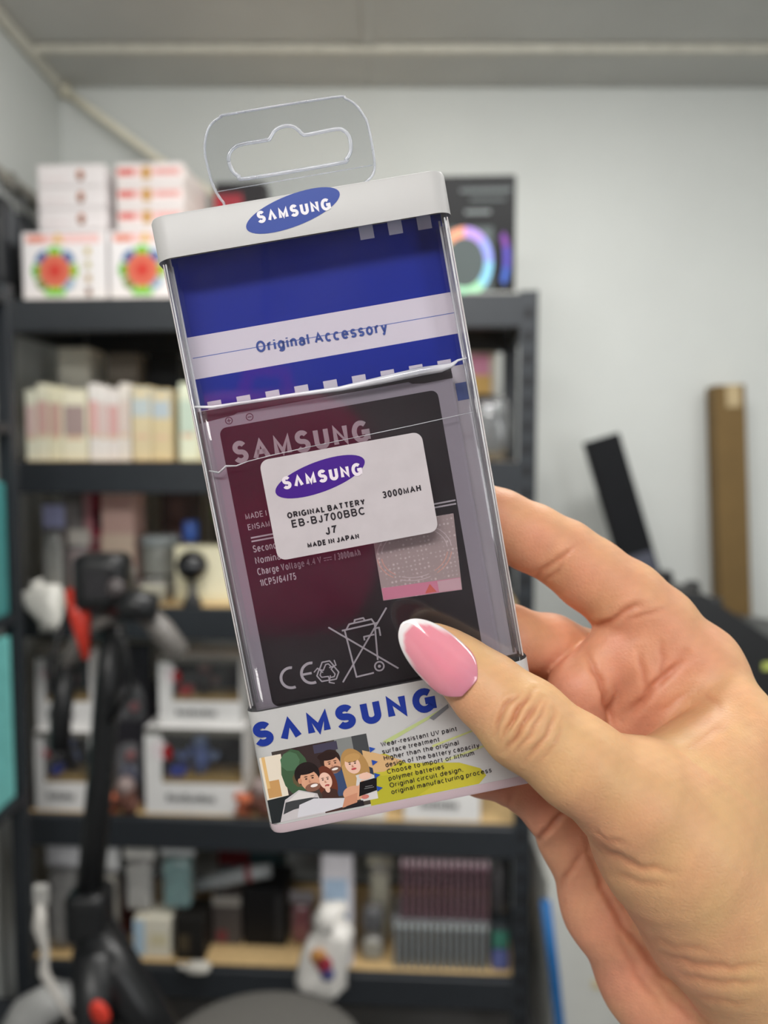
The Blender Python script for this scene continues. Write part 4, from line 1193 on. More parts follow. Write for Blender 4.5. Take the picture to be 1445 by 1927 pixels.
SK1, SK2, SK3 = (214, 160, 130), (232, 190, 170), (200, 140, 112)
pic = [(rect(0.12, 1, 0, 1), (70, 62, 58)), (rect(0.0, 0.2, 0.32, 0.95), (226, 214, 196)), (rect(0.02, 0.14, 0.36, 0.60), (196, 150, 96)), (rect(0.02, 0.05, 0.5, 0.95), (220, 180, 120)),
       (rect(0.3, 0.62, 0.62, 1.0), (58, 46, 46)), (rect(0.70, 1, 0.55, 1.0), (130, 132, 130)), (rect(0.86, 1, 0.5, 1.0), (70, 72, 74)), (rect(0.5, 0.72, 0.86, 0.98), (70, 66, 84)),
       (ell(0.30, 0.66, 0.13, 0.33, n=12), (66, 92, 66)), (ell(0.27, 0.82, 0.09, 0.14, n=9), (80, 112, 84)), (ell(0.33, 0.55, 0.07, 0.12, n=9), (96, 84, 60)),
       ([(0.0, 0.0), (0.0, 0.34), (0.3, 0.36), (0.34, 0.0)], (40, 44, 46)),
       ([(0.62, 0.22), (0.62, 0.58), (0.72, 0.62), (0.92, 0.58), (1.0, 0.50), (1.0, 0.2)], (50, 58, 78)),
       ([(0.50, 0.2), (0.50, 0.55), (0.62, 0.62), (0.80, 0.5), (0.80, 0.2)], (60, 76, 110)),
       (ell(0.845, 0.56, 0.12, 0.28, 8), (176, 136, 84)), ([(0.76, 0.2), (0.80, 0.44), (0.94, 0.46), (1.0, 0.40), (1.0, 0.06), (0.86, 0.06)], (210, 206, 204)), ([(0.74, 0.22), (0.72, 0.6), (0.80, 0.70), (0.84, 0.40), (0.80, 0.2)], (190, 150, 96)),
       (ell(0.825, 0.60, 0.068, 0.13, 8), SK2), (ell(0.83, 0.70, 0.075, 0.06, 12), (190, 148, 92)),
       (ell(0.63, 0.74, 0.095, 0.14, 0), (52, 38, 34)), (ell(0.645, 0.665, 0.072, 0.135, 8), SK1), (ell(0.61, 0.79, 0.09, 0.06, -8), (48, 34, 32)), (ell(0.66, 0.585, 0.055, 0.05, 8), (120, 84, 70)), (ell(0.66, 0.592, 0.03, 0.017, 8), (236, 228, 222)),
       (ell(0.565, 0.42, 0.09, 0.25, 4), (104, 54, 40)), ([(0.50, 0.0), (0.50, 0.3), (0.56, 0.36), (0.64, 0.3), (0.66, 0.0)], (70, 48, 44)), (ell(0.555, 0.455, 0.058, 0.12, 4), SK2), (ell(0.562, 0.385, 0.022, 0.016, 4), (170, 70, 70)), (ell(0.56, 0.33, 0.022, 0.05, 4), SK2),
       (ell(0.40, 0.60, 0.115, 0.17, 0), (40, 32, 32)), (ell(0.415, 0.50, 0.085, 0.155, 6), SK1), (ell(0.40, 0.655, 0.10, 0.06, 6), (38, 30, 30)), (ell(0.43, 0.40, 0.07, 0.06, 6), (132, 92, 76)), (ell(0.445, 0.42, 0.034, 0.022, 8), (238, 230, 226)), (ell(0.325, 0.52, 0.018, 0.04, 0), SK3),
       ([(0.08, 0.0), (0.16, 0.30), (0.30, 0.40), (0.46, 0.30), (0.50, 0.0)], (196, 190, 192)), ([(0.12, 0.10), (0.16, 0.26), (0.34, 0.28), (0.46, 0.24), (0.46, 0.16), (0.22, 0.14)], (64, 66, 68)), ([(0.18, 0.27), (0.30, 0.38), (0.44, 0.30), (0.42, 0.26)], (216, 210, 208)),
       ([(0.24, 0.02), (0.28, 0.19), (0.42, 0.24), (0.70, 0.16), (0.74, 0.05), (0.5, 0.02)], (208, 206, 212)),
       (ell(0.79, 0.20, 0.10, 0.11, 20), SK1), ([(0.66, 0.03), (0.70, 0.17), (0.82, 0.20), (0.80, 0.04)], SK3), ([(0.80, 0.22), (0.88, 0.36), (0.94, 0.33), (0.88, 0.20)], SK1), (ell(0.92, 0.41, 0.06, 0.05, -20), SK2),
       ([(0.83, 0.14), (0.86, 0.34), (1.02, 0.36), (1.0, 0.18)], (28, 26, 28)), (rect(0.90, 0.97, 0.255, 0.265), (120, 120, 122)), (rect(0.89, 0.98, 0.23, 0.24), (110, 110, 112)), (ell(0.885, 0.12, 0.035, 0.03, 0), (200, 120, 110)), ([(0.66, 0.0), (0.70, 0.04), (0.86, 0.08), (0.86, 0.0)], (40, 36, 40))]
# facial features
for (fx, fy, s) in ((0.645, 0.68, 1.0), (0.825, 0.62, 0.9), (0.555, 0.475, 0.85), (0.415, 0.535, 1.1)):
    for e in (-1, 1):
        pic.append((ell(fx + e * 0.027 * s, fy, 0.010 * s, 0.010 * s, 0, 10), (60, 44, 40)))
        pic.append((ell(fx + e * 0.027 * s, fy + 0.028 * s, 0.016 * s, 0.006 * s, 0, 10), (80, 56, 46)))
    pic.append(([(fx - 0.006, fy - 0.01), (fx + 0.010, fy - 0.055 * s), (fx - 0.012, fy - 0.055 * s)], (188, 132, 108)))
pic.append((ell(0.83, 0.545, 0.024, 0.014, 6), (190, 80, 84)))
paint('printed_photo', [(ph(p), c_) for p, c_ in pic], bot, M_gloss_print, FB, 0.000003)

# folded inner film; its ridge is hazed white to stand in for a glint
M_ridge = clear('ridge_film', tint=(235, 238, 240), rough=0.08, milky=0.55, milk_col=(246, 246, 248), boost=2.6)
ridge = [(-35.0, 31.6), (-30, 30.6), (-20, 30.3), (-11.0, 30.1), (1.5, 29.6), (12, 29.9), (22, 30.3), (27, 30.2), (29.8, 30.5), (31.5, 31.4), (33.8, 31.6)]
film = obj('inner_film', prism([(p[0] * mm, (p[1] + PH / 2) * mm) for p in [(-35.0, -45), (35.0, -45), (34.0, 31.6), (29.8, 30.4), (22, 30.2), (1.5, 29.6), (-11, 30.0), (-35.0, 31.6)]], 'z', -2.1 * mm, -2.0 * mm), clear('inner_film_clear', tint=(252, 252, 253), rough=0.10, milky=0.006, milk_col=(206, 196, 206), boost=1.3), pkg)
obj('ridge', tube([(x * mm, (y + PH / 2) * mm, -1.7 * mm) for x, y in ridge], [0.00025, 0.0004, 0.00045, 0.0005, 0.0006, 0.00095, 0.0011, 0.0010, 0.0006, 0.0003, 0.0002], 10), clear('ridge_glint', tint=(235, 238, 242), rough=0.05, milky=0.8, milk_col=(252, 252, 254), boost=3.0), film, True)
crk = [(-33.8, 15.5), (-31.5, 14.6), (-29.5, 15.9), (-27, 15.5), (-24, 16.1), (-18, 16.5), (-8, 16.9), (4, 17.2), (18, 17.6), (33, 18.2)]
obj('seal_line', tube([(x * mm, (y + PH / 2) * mm, -1.9 * mm) for x, y in crk], [0.0002, 0.0003, 0.0003, 0.0002, 0.00012, 0.00012, 0.00012, 0.0001, 0.0001, 0.0001], 6), M_ridge, film, True)

for x, w_, r in ((-34.3, -1.2, 0.22), (-33.4, -4.0, 0.3), (-34.6, -8.6, 0.3), (34.2, -1.2, 0.25), (33.2, -3.6, 0.3), (34.7, -8.6, 0.3)):
    obj('tray_edge', tube([(x * mm, (-44 + PH / 2) * mm, w_ * mm), ((x * 1.004) * mm, (10 + PH / 2) * mm, w_ * mm), (x * mm, (66 + PH / 2) * mm, w_ * mm)], r * mm, 6), M_ridge, film, True)  # edges hazed white to stand in for light along the side walls

for x in (-35.0, 34.7):
    obj('lit_wall_strip', B(x * mm, (x + 0.3) * mm, (-44.5 + PH / 2) * mm, (66 + PH / 2) * mm, -8.8 * mm, -1.0 * mm), clear('lit_wall_haze', tint=(248, 248, 248), rough=0.15, milky=0.5, milk_col=(244, 238, 236), boost=1.5), film)  # milky strips added to stand in for light caught by the side walls

# insert card behind the battery
card = pkg_root('insert_card', 'blue and white printed insert card inside the clear package', 'card')
obj('sheet', B(-34.6 * mm, 34.9 * mm, (-46 + PH / 2) * mm, (69.5 + PH / 2) * mm, -9.5 * mm, -9.05 * mm), mat('card_stock', (196, 190, 196), 0.5, var=0.02), card)
BL = (2, 32, 142)
cp = [(rect(-34.2, 34.8, 49.6, 69.4), BL), (rect(-34.2, 34.8, 31.0, 39.0), BL), (rect(-34.2, 34.8, 38.98, 49.6), (214, 206, 216)), (rect(-33.6, 34.6, 44.2, 44.4), (92, 110, 176)), (rect(31.0, 34.8, 22.0, 26.5), (80, 100, 160))]
for x in (15.4, 22.8, 30.3):
    cp.append((rect(x - 1.8, x + 1.8, 66.2, 70), (208, 208, 226)))
for k in range(9):
    x = -30.4 + k * 7.45
    cp.append((rect(x - 1.75, x + 1.75, 30.6, 32.9), (206, 200, 212)))
paint('printed_front', cp, card, M_print, face(-9.05))
text('Original Accessory', (-17.4, 42.9), (16.3, 42.3), 2.9, mat('ink_blue', (46, 74, 150), 0.45), card, face(-8.95), bold=0.19)

# the battery
bat = pkg_root('phone_battery', 'flat dark phone battery with grey border seen inside the clear package', 'battery')
obj('body', B(-34.2 * mm, 29.9 * mm, (-46.5 + PH / 2) * mm, (28.6 + PH / 2) * mm, -9.0 * mm, -4.1 * mm, 0.0008, seg=2), mat('battery_foil', (150, 142, 150), 0.45, var=0.03, spec=0.3), bat)
obj('contact_strip', prism([(x * mm, (y + PH / 2) * mm) for x, y in [(-34.2, 28.6), (29.9, 28.6), (29.9, 30.1), (-34.2, 30.3)]], 'z', -8.8 * mm, -4.3 * mm), mat('battery_black', (32, 26, 30), 0.4), bat)
obj('contact_notch', prism([(x * mm, (y + PH / 2) * mm) for x, y in [(-34.2, 27.4), (-25.5, 28.1), (-24.2, 28.7), (-34.2, 28.7)]], 'z', -4.2 * mm, -4.0 * mm), mat('battery_black', (32, 26, 30), 0.4), bat)
obj('contact_notch', prism([(x * mm, (y + PH / 2) * mm) for x, y in [(18.5, 28.7), (19.6, 27.9), (22.5, 27.5), (29.9, 27.6), (29.9, 28.7)]], 'z', -4.2 * mm, -4.0 * mm), mat('battery_black', (32, 26, 30), 0.4), bat)
lab = obj('dark_label', prism([(p[0] * mm, (p[1] + PH / 2) * mm) for p in rrect(-29.8, 25.5, -46.2, 25.4, 1.8)], 'z', -4.1 * mm, -4.03 * mm), mat('battery_label', (24, 18, 22), 0.35, var=0.04, spec=0.3), bat)
M_gink = mat('ink_grey', (192, 184, 188), 0.5, var=0.03)
M_sink = mat('ink_silver', (160, 148, 152), 0.5, var=0.03)
text('SAMSUNG', (-27.6, 16.0), (6.9, 15.6), 5.6, M_sink, lab, face(-4.0), bold=0.22, gap=0.24, name='brand_lettering')
for s, a, b, cpx in (('MADE I', (-27.5, 1.95), (-22.2, 1.95), 1.5), ('ENSAM', (-27.4, -0.8), (-21.9, -0.8), 1.5), ('Second', (-27.2, -6.55), (-21.3, -6.55), 1.8), ('Nomina', (-27.2, -9.5), (-20.8, -9.5), 1.8),
                     ('Charge Voltage 4.4 V', (-27.2, -12.4), (-10.9, -12.3), 1.8), ('/ 3000mAh', (-7.6, -12.3), (-0.9, -12.2), 1.8), ('1ICP5/64/75', (-27.1, -15.3), (-17.9, -15.2), 1.8)):
    text(s, a, b, cpx, M_gink, lab, face(-4.0), bold=0.13)
G = (186, 178, 182)
marks = [(rect(-27.2, 25.2, -3.0, -2.6), G), (rect(-27.2, 25.2, -3.9, -3.5), G), (rect(-10.3, -8.2, -11.3, -11.1), G)]
marks += [(rect(-10.3 + k * 0.75, -9.75 + k * 0.75, -11.9, -11.7), G) for k in range(3)]
# CE mark
marks += [(ring_poly(-23.9, -39.6, 2.25, 2.95, 75, 285), G), (ring_poly(-18.6, -39.4, 2.25, 2.95, 75, 285), G), (rect(-21.0, -18.6, -39.7, -39.1), G)]
# crossed-out wheeled bin
for pl in ([(-8.4, -30.3), (-7.6, -42.6), (-3.2, -42.4)], [(-0.6, -30.0), (-1.5, -39.2)], [(-9.0, -30.2), (0.2, -29.9)], [(-8.0, -30.2), (-7.0, -28.9), (-1.2, -28.7), (-0.6, -30.0)], [(-5.6, -28.6), (-5.4, -28.1), (-3.2, -28.0), (-3.0, -28.5)],
           [(-3.9, -32.8), (-1.3, -32.7)], [(-3.9, -32.9), (-3.9, -33.6)], [(-12.2, -28.8), (3.2, -42.4)], [(3.0, -26.6), (-11.2, -43.2)], [(-0.6, -31.2), (0.3, -31.2), (0.3, -33.2)]):
    for q in stroke(pl, 0.42):
        marks.append((q, G))
marks += [(ring_poly(-1.4, -41.0, 0.95, 1.35, 0, 180), G), (ring_poly(-1.4, -41.0, 0.95, 1.35, 180, 360), G), (ell(-1.4, -41.0, 0.4, 0.4), G)]
# recycling triangle of three folded arrows
for k in range(3):
    a = math.radians(90 + 120 * k)
    cxx, cyy = -14.6, -39.9

    def rt(x, y):
        return (cxx + x * math.cos(a - math.pi / 2) - y * math.sin(a - math.pi / 2), cyy + x * math.sin(a - math.pi / 2) + y * math.cos(a - math.pi / 2))
    for q in stroke([rt(-1.9, 1.0), rt(-0.9, 2.7), rt(1.0, 2.7), rt(1.9, 1.2)], 0.34) + stroke([rt(-1.0, 0.6), rt(-0.1, 2.0), rt(0.6, 2.0), rt(1.1, 1.2)], 0.30) + stroke([rt(0.7, 1.0), rt(2.4, 1.3), rt(2.2, 2.6)], 0.30) + stroke([rt(-1.9, 1.0), rt(-1.0, 0.6)], 0.3):
        marks.append((q, G))
paint('printed_marks', marks, lab, M_print, face(-4.02), 0.0000012)
D = (70, 54, 62)
pm = []
for x, plus in ((-27.0, True), (-21.8, False)):
    pm += [(ring_poly(x, 26.9, 0.72, 0.95, 0, 180), D), (ring_poly(x, 26.9, 0.72, 0.95, 180, 360), D), (rect(x - 0.5, x + 0.5, 26.8, 27.0), D)]
    if plus:
        pm.append((rect(x - 0.1, x + 0.1, 26.4, 27.4), D))
paint('polarity_marks', pm, bat, M_print, face(-4.08), 0.0000012)

# holographic square on the battery
hm = bpy.data.materials.new('hologram_foil')
hm.use_nodes = True
nt = hm.node_tree
b = nt.nodes['Principled BSDF']
b.inputs['Metallic'].default_value = 0.1
b.inputs['Roughness'].default_value = 0.35
tc = nt.nodes.new('ShaderNodeTexCoord')
vo = nt.nodes.new('ShaderNodeTexVoronoi')
vo.inputs['Scale'].default_value = 900
vo.inputs['Randomness'].default_value = 0.15
nt.links.new(tc.outputs['Object'], vo.inputs['Vector'])
rp = nt.nodes.new('ShaderNodeValToRGB')
rp.color_ramp.elements[0].position = 0.25
rp.color_ramp.elements[1].position = 0.45
rp.color_ramp.elements[0].color = lin((240, 222, 220))
rp.color_ramp.elements[1].color = lin((184, 164, 160))
nt.links.new(vo.outputs['Distance'], rp.inputs['Fac'])
nt.links.new(rp.outputs['Color'], b.inputs['Base Color'])
holo = obj('hologram', prism([(p[0] * mm, (p[1] + PH / 2) * mm) for p in [(2.9, -5.6), (24.1, -6.0), (22.9, -25.6), (2.6, -24.6)]], 'z', -4.03 * mm, -3.96 * mm), hm, bat)
hp = [([(2.75, -21.4), (22.95, -22.4), (22.8, -25.5), (2.7, -24.5)], (226, 140, 164)), ([(13.4, -24.8), (15.0, -22.6), (16.4, -24.9)], (226, 110, 96)), ([(17, -22.3), (22.9, -22.5), (22.8, -25.4), (17, -25.1)], (220, 180, 186))]
for r in (9.2, 8.2):
    for a0 in range(0, 360, 60):
        hp.append(([(12.6 + r * 1.05 * math.cos(math.radians(a0 + t_)), -14.0 + r * 0.78 * math.sin(math.radians(a0 + t_))) for t_ in range(0, 49, 8)] + [(12.6 + (r - 0.22) * 1.05 * math.cos(math.radians(a0 + t_)), -14.0 + (r - 0.22) * 0.78 * math.sin(math.radians(a0 + t_))) for t_ in range(48, -1, -8)], (236, 178, 160) if a0 % 120 else (226, 206, 206)))
paint('foil_bands', hp, holo, M_gloss_print, face(-3.95), 0.0000015)

# ------------------------------------------------------------------ the hand
# The body is a smooth union of tapered bones in the camera's axes (mm: right, down, ahead), meshed with surface nets.


def J(px, py, z):
    """joint seen at image position (px, py) of the 1445 x 1927 frame, z mm ahead of the lens"""
    return np.array([(px - 722.5) / 1447.0 * z, (py - 963.5) / 1447.0 * z, z])


def chain(nodes):
    return [(J(*a[:3]), a[3], J(*b_[:3]), b_[3]) for a, b_ in zip(nodes[:-1], nodes[1:])]


THUMB = chain([(812, 1204, 183.5, 3.6), (830, 1222, 184.0, 5.4), (866, 1254, 184.5, 7.0), (918, 1300, 183.5, 8.7), (985, 1358, 180.5, 10.3), (1085, 1434, 180, 10.7), (1185, 1500, 184, 13.0), (1262, 1572, 192, 19.5), (1368, 1712, 202, 22.5), (1500, 1890, 214, 22.0)])
WEB = chain([(1225, 1500, 191, 13.0), (1330, 1462, 199, 12.5), (1388, 1392, 207, 11.5), (1345, 1290, 217, 9.5)]) + chain([(1330, 1462, 199, 12.5), (1440, 1560, 206, 17.0), (1520, 1760, 214, 20.0)])
PALM = (chain([(1316, 1260, 222, 10.5), (1400, 1420, 226, 12.0), (1500, 1660, 229, 14.0), (1600, 2010, 230, 20)])
        + chain([(1205, 1330, 227, 11.0), (1420, 1720, 231, 13.0), (1560, 2010, 230, 20)])
        + chain([(1125, 1440, 228, 11.0), (1260, 1620, 230, 12.5), (1400, 1850, 231, 15.0), (1520, 2060, 230, 20)])
        + chain([(1082, 1568, 225, 9.5), (1150, 1700, 226, 13.0), (1235, 1830, 227, 15.5), (1350, 1990, 228, 17.0), (1500, 2120, 231, 22), (1760, 2420, 240, 28)])
        + chain([(1205, 1330, 227, 11.0), (1316, 1260, 222, 10.5)]) + chain([(1205, 1330, 227, 11.0), (1125, 1440, 228, 11.0)]) + chain([(1125, 1440, 228, 11.0), (1082, 1568, 225, 9.5)])
        + chain([(1190, 1238, 219.5, 9.5), (1235, 1300, 221, 10.0)])
        + chain([(1600, 2010, 230, 22), (1820, 2380, 240, 28)]))
PADM = chain([(1150, 1222, 219.5, 7.2), (1088, 1296, 217.5, 7.8), (1078, 1365, 219, 8.2), (1110, 1440, 223, 9.0)])
INDEX = chain([(1300, 1245, 222, 10.8), (1235, 1178, 222, 11.3), (1178, 1130, 221.5, 11.2), (1110, 1080, 221, 10.2), (1060, 1042, 220.5, 9.5), (1000, 1012, 220, 9.4), (940, 982, 219.5, 8.9), (870, 950, 219, 8.2), (785, 918, 218, 6.6)])
MIDDLE = chain([(1190, 1300, 233, 10.0), (1110, 1250, 236, 9.8), (1035, 1218, 231, 9.5), (955, 1196, 221.5, 8.7), (850, 1166, 220.5, 7.8), (765, 1140, 219.5, 6.4)])
RING = chain([(1120, 1430, 230, 10.0), (1045, 1375, 229, 9.2), (950, 1325, 222, 8.5), (855, 1290, 221, 7.6), (780, 1266, 220, 6.2)])
PINKY = chain([(1085, 1565, 225, 9.2), (1050, 1530, 223, 8.6), (978, 1468, 221, 7.7), (905, 1450, 219.5, 6.8), (838, 1434, 219, 5.6)])


def smin(a, b_, k):
    h_ = np.maximum(k - np.abs(a - b_), 0.0) / k
    return np.minimum(a, b_) - h_ * h_ * k * 0.25


def sd_chain(P, segs, k):
    d_ = None
    for a, ra, b_, rb in segs:
        ba = b_ - a
        t_ = np.clip(((P - a) @ ba) / (ba @ ba), 0, 1)
        e = np.linalg.norm(P - a - t_[:, None] * ba, axis=1) - (ra + (rb - ra) * t_)
        d_ = e if d_ is None else smin(d_, e, k)
    return d_


def groups(P):
    return [sd_chain(P, THUMB, 3.0), sd_chain(P, WEB, 8.0), sd_chain(P, PALM, 8.0), sd_chain(P, PADM, 4.0), sd_chain(P, INDEX, 3.0), sd_chain(P, MIDDLE, 3.0), sd_chain(P, RING, 3.0), sd_chain(P, PINKY, 3.0)]


def hand_sdf(P):
    g = groups(P)
    d_ = smin(g[0], g[1], 9.0)
    d_ = smin(d_, g[2], 4.0)
    d_ = smin(d_, g[4], 5.0)
    d_ = smin(d_, g[3], 2.2)
    for q in (g[5], g[6], g[7]):
        d_ = smin(d_, q, 1.5)
    return d_


VOX = 0.60
lo = np.array([2.0, -14.0, 160.0])
hi = np.array([218.0, 276.0, 276.0])
CB = 8
nb = np.ceil((hi - lo) / (VOX * CB)).astype(int)
cells = nb * CB
field = np.full(cells + 1, 50.0, dtype=np.float32)
bi = np.stack(np.meshgrid(*[np.arange(n_) for n_ in nb], indexing='ij'), -1).reshape(-1, 3)
cen = lo + (bi + 0.5) * CB * VOX
dc = hand_sdf(cen)
near = np.abs(dc) < CB * VOX * 0.95
sgn = dc < 0
for k in np.nonzero(sgn & ~near)[0]:
    i, j, l = bi[k] * CB
    field[i:i + CB + 1, j:j + CB + 1, l:l + CB + 1] = -50.0
off = np.stack(np.meshgrid(*[np.arange(CB + 1)] * 3, indexing='ij'), -1).reshape(-1, 3)
nk = np.nonzero(near)[0]
for s0 in range(0, len(nk), 150):
    ids = nk[s0:s0 + 150]
    gi = (bi[ids] * CB)[:, None, :] + off[None]
    P = (lo + gi.reshape(-1, 3) * VOX)
    d_ = hand_sdf(P).astype(np.float32)
    g3 = gi.reshape(-1, 3)
    field[g3[:, 0], g3[:, 1], g3[:, 2]] = d_


def surface_nets(f):
    """one vertex per cell crossed by the surface, one quad per crossed grid edge"""
    s = f < 0
    c = [s[:-1, :-1, :-1], s[1:, :-1, :-1], s[:-1, 1:, :-1], s[1:, 1:, :-1], s[:-1, :-1, 1:], s[1:, :-1, 1:], s[:-1, 1:, 1:], s[1:, 1:, 1:]]
    cnt = sum(x.astype(np.int8) for x in c)
    act = (cnt > 0) & (cnt < 8)
    ii, jj, kk = np.nonzero(act)
    idx = np.full(act.shape, -1, dtype=np.int64)
    idx[ii, jj, kk] = np.arange(len(ii))
    offs = [(0, 0, 0), (1, 0, 0), (0, 1, 0), (1, 1, 0), (0, 0, 1), (1, 0, 1), (0, 1, 1), (1, 1, 1)]
    vals = [f[ii + o_[0], jj + o_[1], kk + o_[2]] for o_ in offs]
    acc = np.zeros((len(ii), 3))
    num = np.zeros(len(ii))
    for a in range(8):
        for b_ in range(a + 1, 8):
            da = [abs(offs[a][q] - offs[b_][q]) for q in range(3)]
            if sum(da) != 1:
                continue
            va, vb = vals[a], vals[b_]
            m_ = (va < 0) != (vb < 0)
            t_ = np.where(m_, va / np.where(m_, va - vb, 1), 0)
            for q in range(3):
                acc[:, q] += np.where(m_, offs[a][q] + t_ * (offs[b_][q] - offs[a][q]), 0)
            num += m_
    V = np.stack([ii, jj, kk], -1) + acc / num[:, None]
    Q = []
    for ax in range(3):
        sl0 = [slice(1, -1)] * 3
        A = [slice(1, -1)] * 3
        A[ax] = slice(0, -1)
        Bs = [slice(1, -1)] * 3
        Bs[ax] = slice(1, None)
        s0_, s1_ = s[tuple(A)], s[tuple(Bs)]
        cr = s0_ != s1_
        e = np.argwhere(cr)
        base = e.copy()
        o1, o2 = [q for q in range(3) if q != ax]
        base[:, o1] += 1
        base[:, o2] += 1
        d1 = np.zeros(3, int)
        d1[o1] = 1
        d2 = np.zeros(3, int)
        d2[o2] = 1
        q_ = np.stack([idx[tuple((base - d1 * a - d2 * b_).T)] for a, b_ in ((0, 0), (1, 0), (1, 1), (0, 1))], -1)
        flip = s0_[cr]
        if ax == 1:
            flip = ~flip
        q_[flip] = q_[flip][:, ::-1]
        Q.append(q_[:, ::-1])
    return V, np.concatenate(Q)


V, Q = surface_nets(field)
V = lo + V * VOX
# relax the net a little
for _ in range(2):
    acc = np.zeros_like(V)
    num = np.zeros(len(V))
    for a in range(4):
        i0, i1 = Q[:, a], Q[:, (a + 1) % 4]
        np.add.at(acc, i0, V[i1])
        np.add.at(acc, i1, V[i0])
        np.add.at(num, i0, 1)
        np.add.at(num, i1, 1)
    V = V * 0.5 + acc / np.maximum(num, 1)[:, None] * 0.5
# normals from the field
e = 0.4
N = np.stack([hand_sdf(V + np.eye(3)[q] * e) - hand_sdf(V - np.eye(3)[q] * e) for q in range(3)], -1)
N /= np.linalg.norm(N, axis=1)[:, None] + 1e-9
G_ = np.stack(groups(V), -1)
PXY = np.stack([722.5 + V[:, 0] / V[:, 2] * 1447.0, 963.5 + V[:, 1] / V[:, 2] * 1447.0], -1)
facing = np.clip((-N[:, 2] - 0.05) * 3.0, 0, 1)


def polyline_dist(P2, pts):
    best = np.full(len(P2), 1e9)
    for a, b_ in zip(pts[:-1], pts[1:]):
        a, b_ = np.array(a, float), np.array(b_, float)
        ba = b_ - a
        t_ = np.clip(((P2 - a) @ ba) / (ba @ ba), 0, 1)
        best = np.minimum(best, np.linalg.norm(P2 - a - t_[:, None] * ba, axis=1))
    return best


# skin folds: polyline on the skin, width (px), depth (mm), zones (indices of the bone groups they may mark)
ALL = (0, 1, 2, 3, 4, 5, 6, 7)
FOLDS = [
    ([(950, 1378), (968, 1349), (981, 1327), (1003, 1300)], 4.5, 0.95, (0,)),
    ([(948, 1413), (979, 1376), (995, 1347), (1016, 1313)], 4.5, 1.0, (0,)),
    ([(986, 1432), (1026, 1389), (1045, 1333)], 4.0, 0.55, (0,)),
    ([(933, 1386), (939, 1347), (955, 1325), (980, 1304)], 4.0, 0.55, (0,)),
    ([(963, 1423), (992, 1388), (1018, 1345), (1026, 1314)], 3.5, 0.5, (0,)),
    ([(942, 1397), (962, 1362), (979, 1328)], 3.5, 0.45, (0,)),
    ([(1010, 1440), (1045, 1400), (1060, 1355)], 4.0, 0.18, (0,)),
    ([(1000, 1092), (1030, 1068), (1060, 1046), (1092, 1020)], 5.0, 0.55, (4,)),
    ([(1018, 1098), (1048, 1072), (1070, 1048)], 5.0, 0.30, (4,)),
    ([(1100, 1186), (1130, 1178), (1165, 1160), (1195, 1140), (1215, 1138)], 6.0, 0.8, (4, 2, 3)),
    ([(1172, 1170), (1215, 1155), (1255, 1150)], 5.0, 0.35, (4, 2)),
    ([(1172, 1352), (1185, 1340), (1215, 1310), (1255, 1270), (1290, 1236)], 8.0, 1.3, (1, 2, 3, 4)),
    ([(1205, 1225), (1209, 1265), (1218, 1300)], 6.0, 0.6, (2, 4, 3)),
    ([(1240, 1210), (1250, 1240), (1245, 1275)], 5.0, 0.45, (2, 4, 1)),
    ([(1100, 1222), (1118, 1258), (1138, 1305), (1146, 1365)], 6.0, 1.0, (2, 3, 4)),
    ([(1004, 1592), (1030, 1562), (1055, 1535), (1074, 1518)], 5.0, 0.9, (2, 7)),
    ([(952, 1529), (958, 1508), (966, 1490)], 5.0, 0.35, (7,)),
    ([(1098, 1560), (1112, 1612), (1130, 1664), (1158, 1722), (1190, 1768), (1245, 1836), (1310, 1890)], 6.0, 0.8, (0, 2)),
    ([(1050, 1680), (1072, 1640), (1100, 1595)], 6.0, 0.5, (2, 7)),
    ([(1106, 1570), (1150, 1608), (1205, 1632), (1275, 1642)], 7.0, 0.40, (0,)),
    ([(1110, 1556), (1140, 1580), (1180, 1592)], 6.0, 0.25, (0,)),
    ([(1150, 1640), (1200, 1660), (1260, 1668)], 8.0, 0.22, (0,)),
    ([(1230, 1790), (1300, 1815), (1380, 1822), (1445, 1815)], 8.0, 0.35, (0, 1)),
    ([(1260, 1830), (1330, 1848), (1400, 1850), (1445, 1845)], 7.0, 0.3, (0, 1)),
    ([(1200, 1760), (1270, 1782), (1350, 1790)], 7.0, 0.2, (0, 1)),
    ([(1290, 1870), (1350, 1885), (1420, 1890)], 7.0, 0.25, (0, 1)),
    ([(1160, 1730), (1170, 1780), (1200, 1840), (1250, 1910)], 8.0, 0.4, (2,)),
    ([(1220, 1830), (1270, 1890), (1310, 1930)], 7.0, 0.35, (2,)),
    ([(1235, 1400), (1270, 1360), (1310, 1330)], 7.0, 0.22, (0, 1)),
    ([(1275, 1420), (1330, 1385), (1385, 1345)], 8.0, 0.12, (0, 1)),
    ([(1240, 1345), (1265, 1320), (1300, 1300)], 7.0, 0.35, (1, 2)),
    ([(1320, 1300), (1345, 1320), (1360, 1350)], 7.0, 0.2, (1, 2)),
]
disp = np.zeros(len(V))
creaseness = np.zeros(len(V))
owner = np.argmin(G_, axis=1)
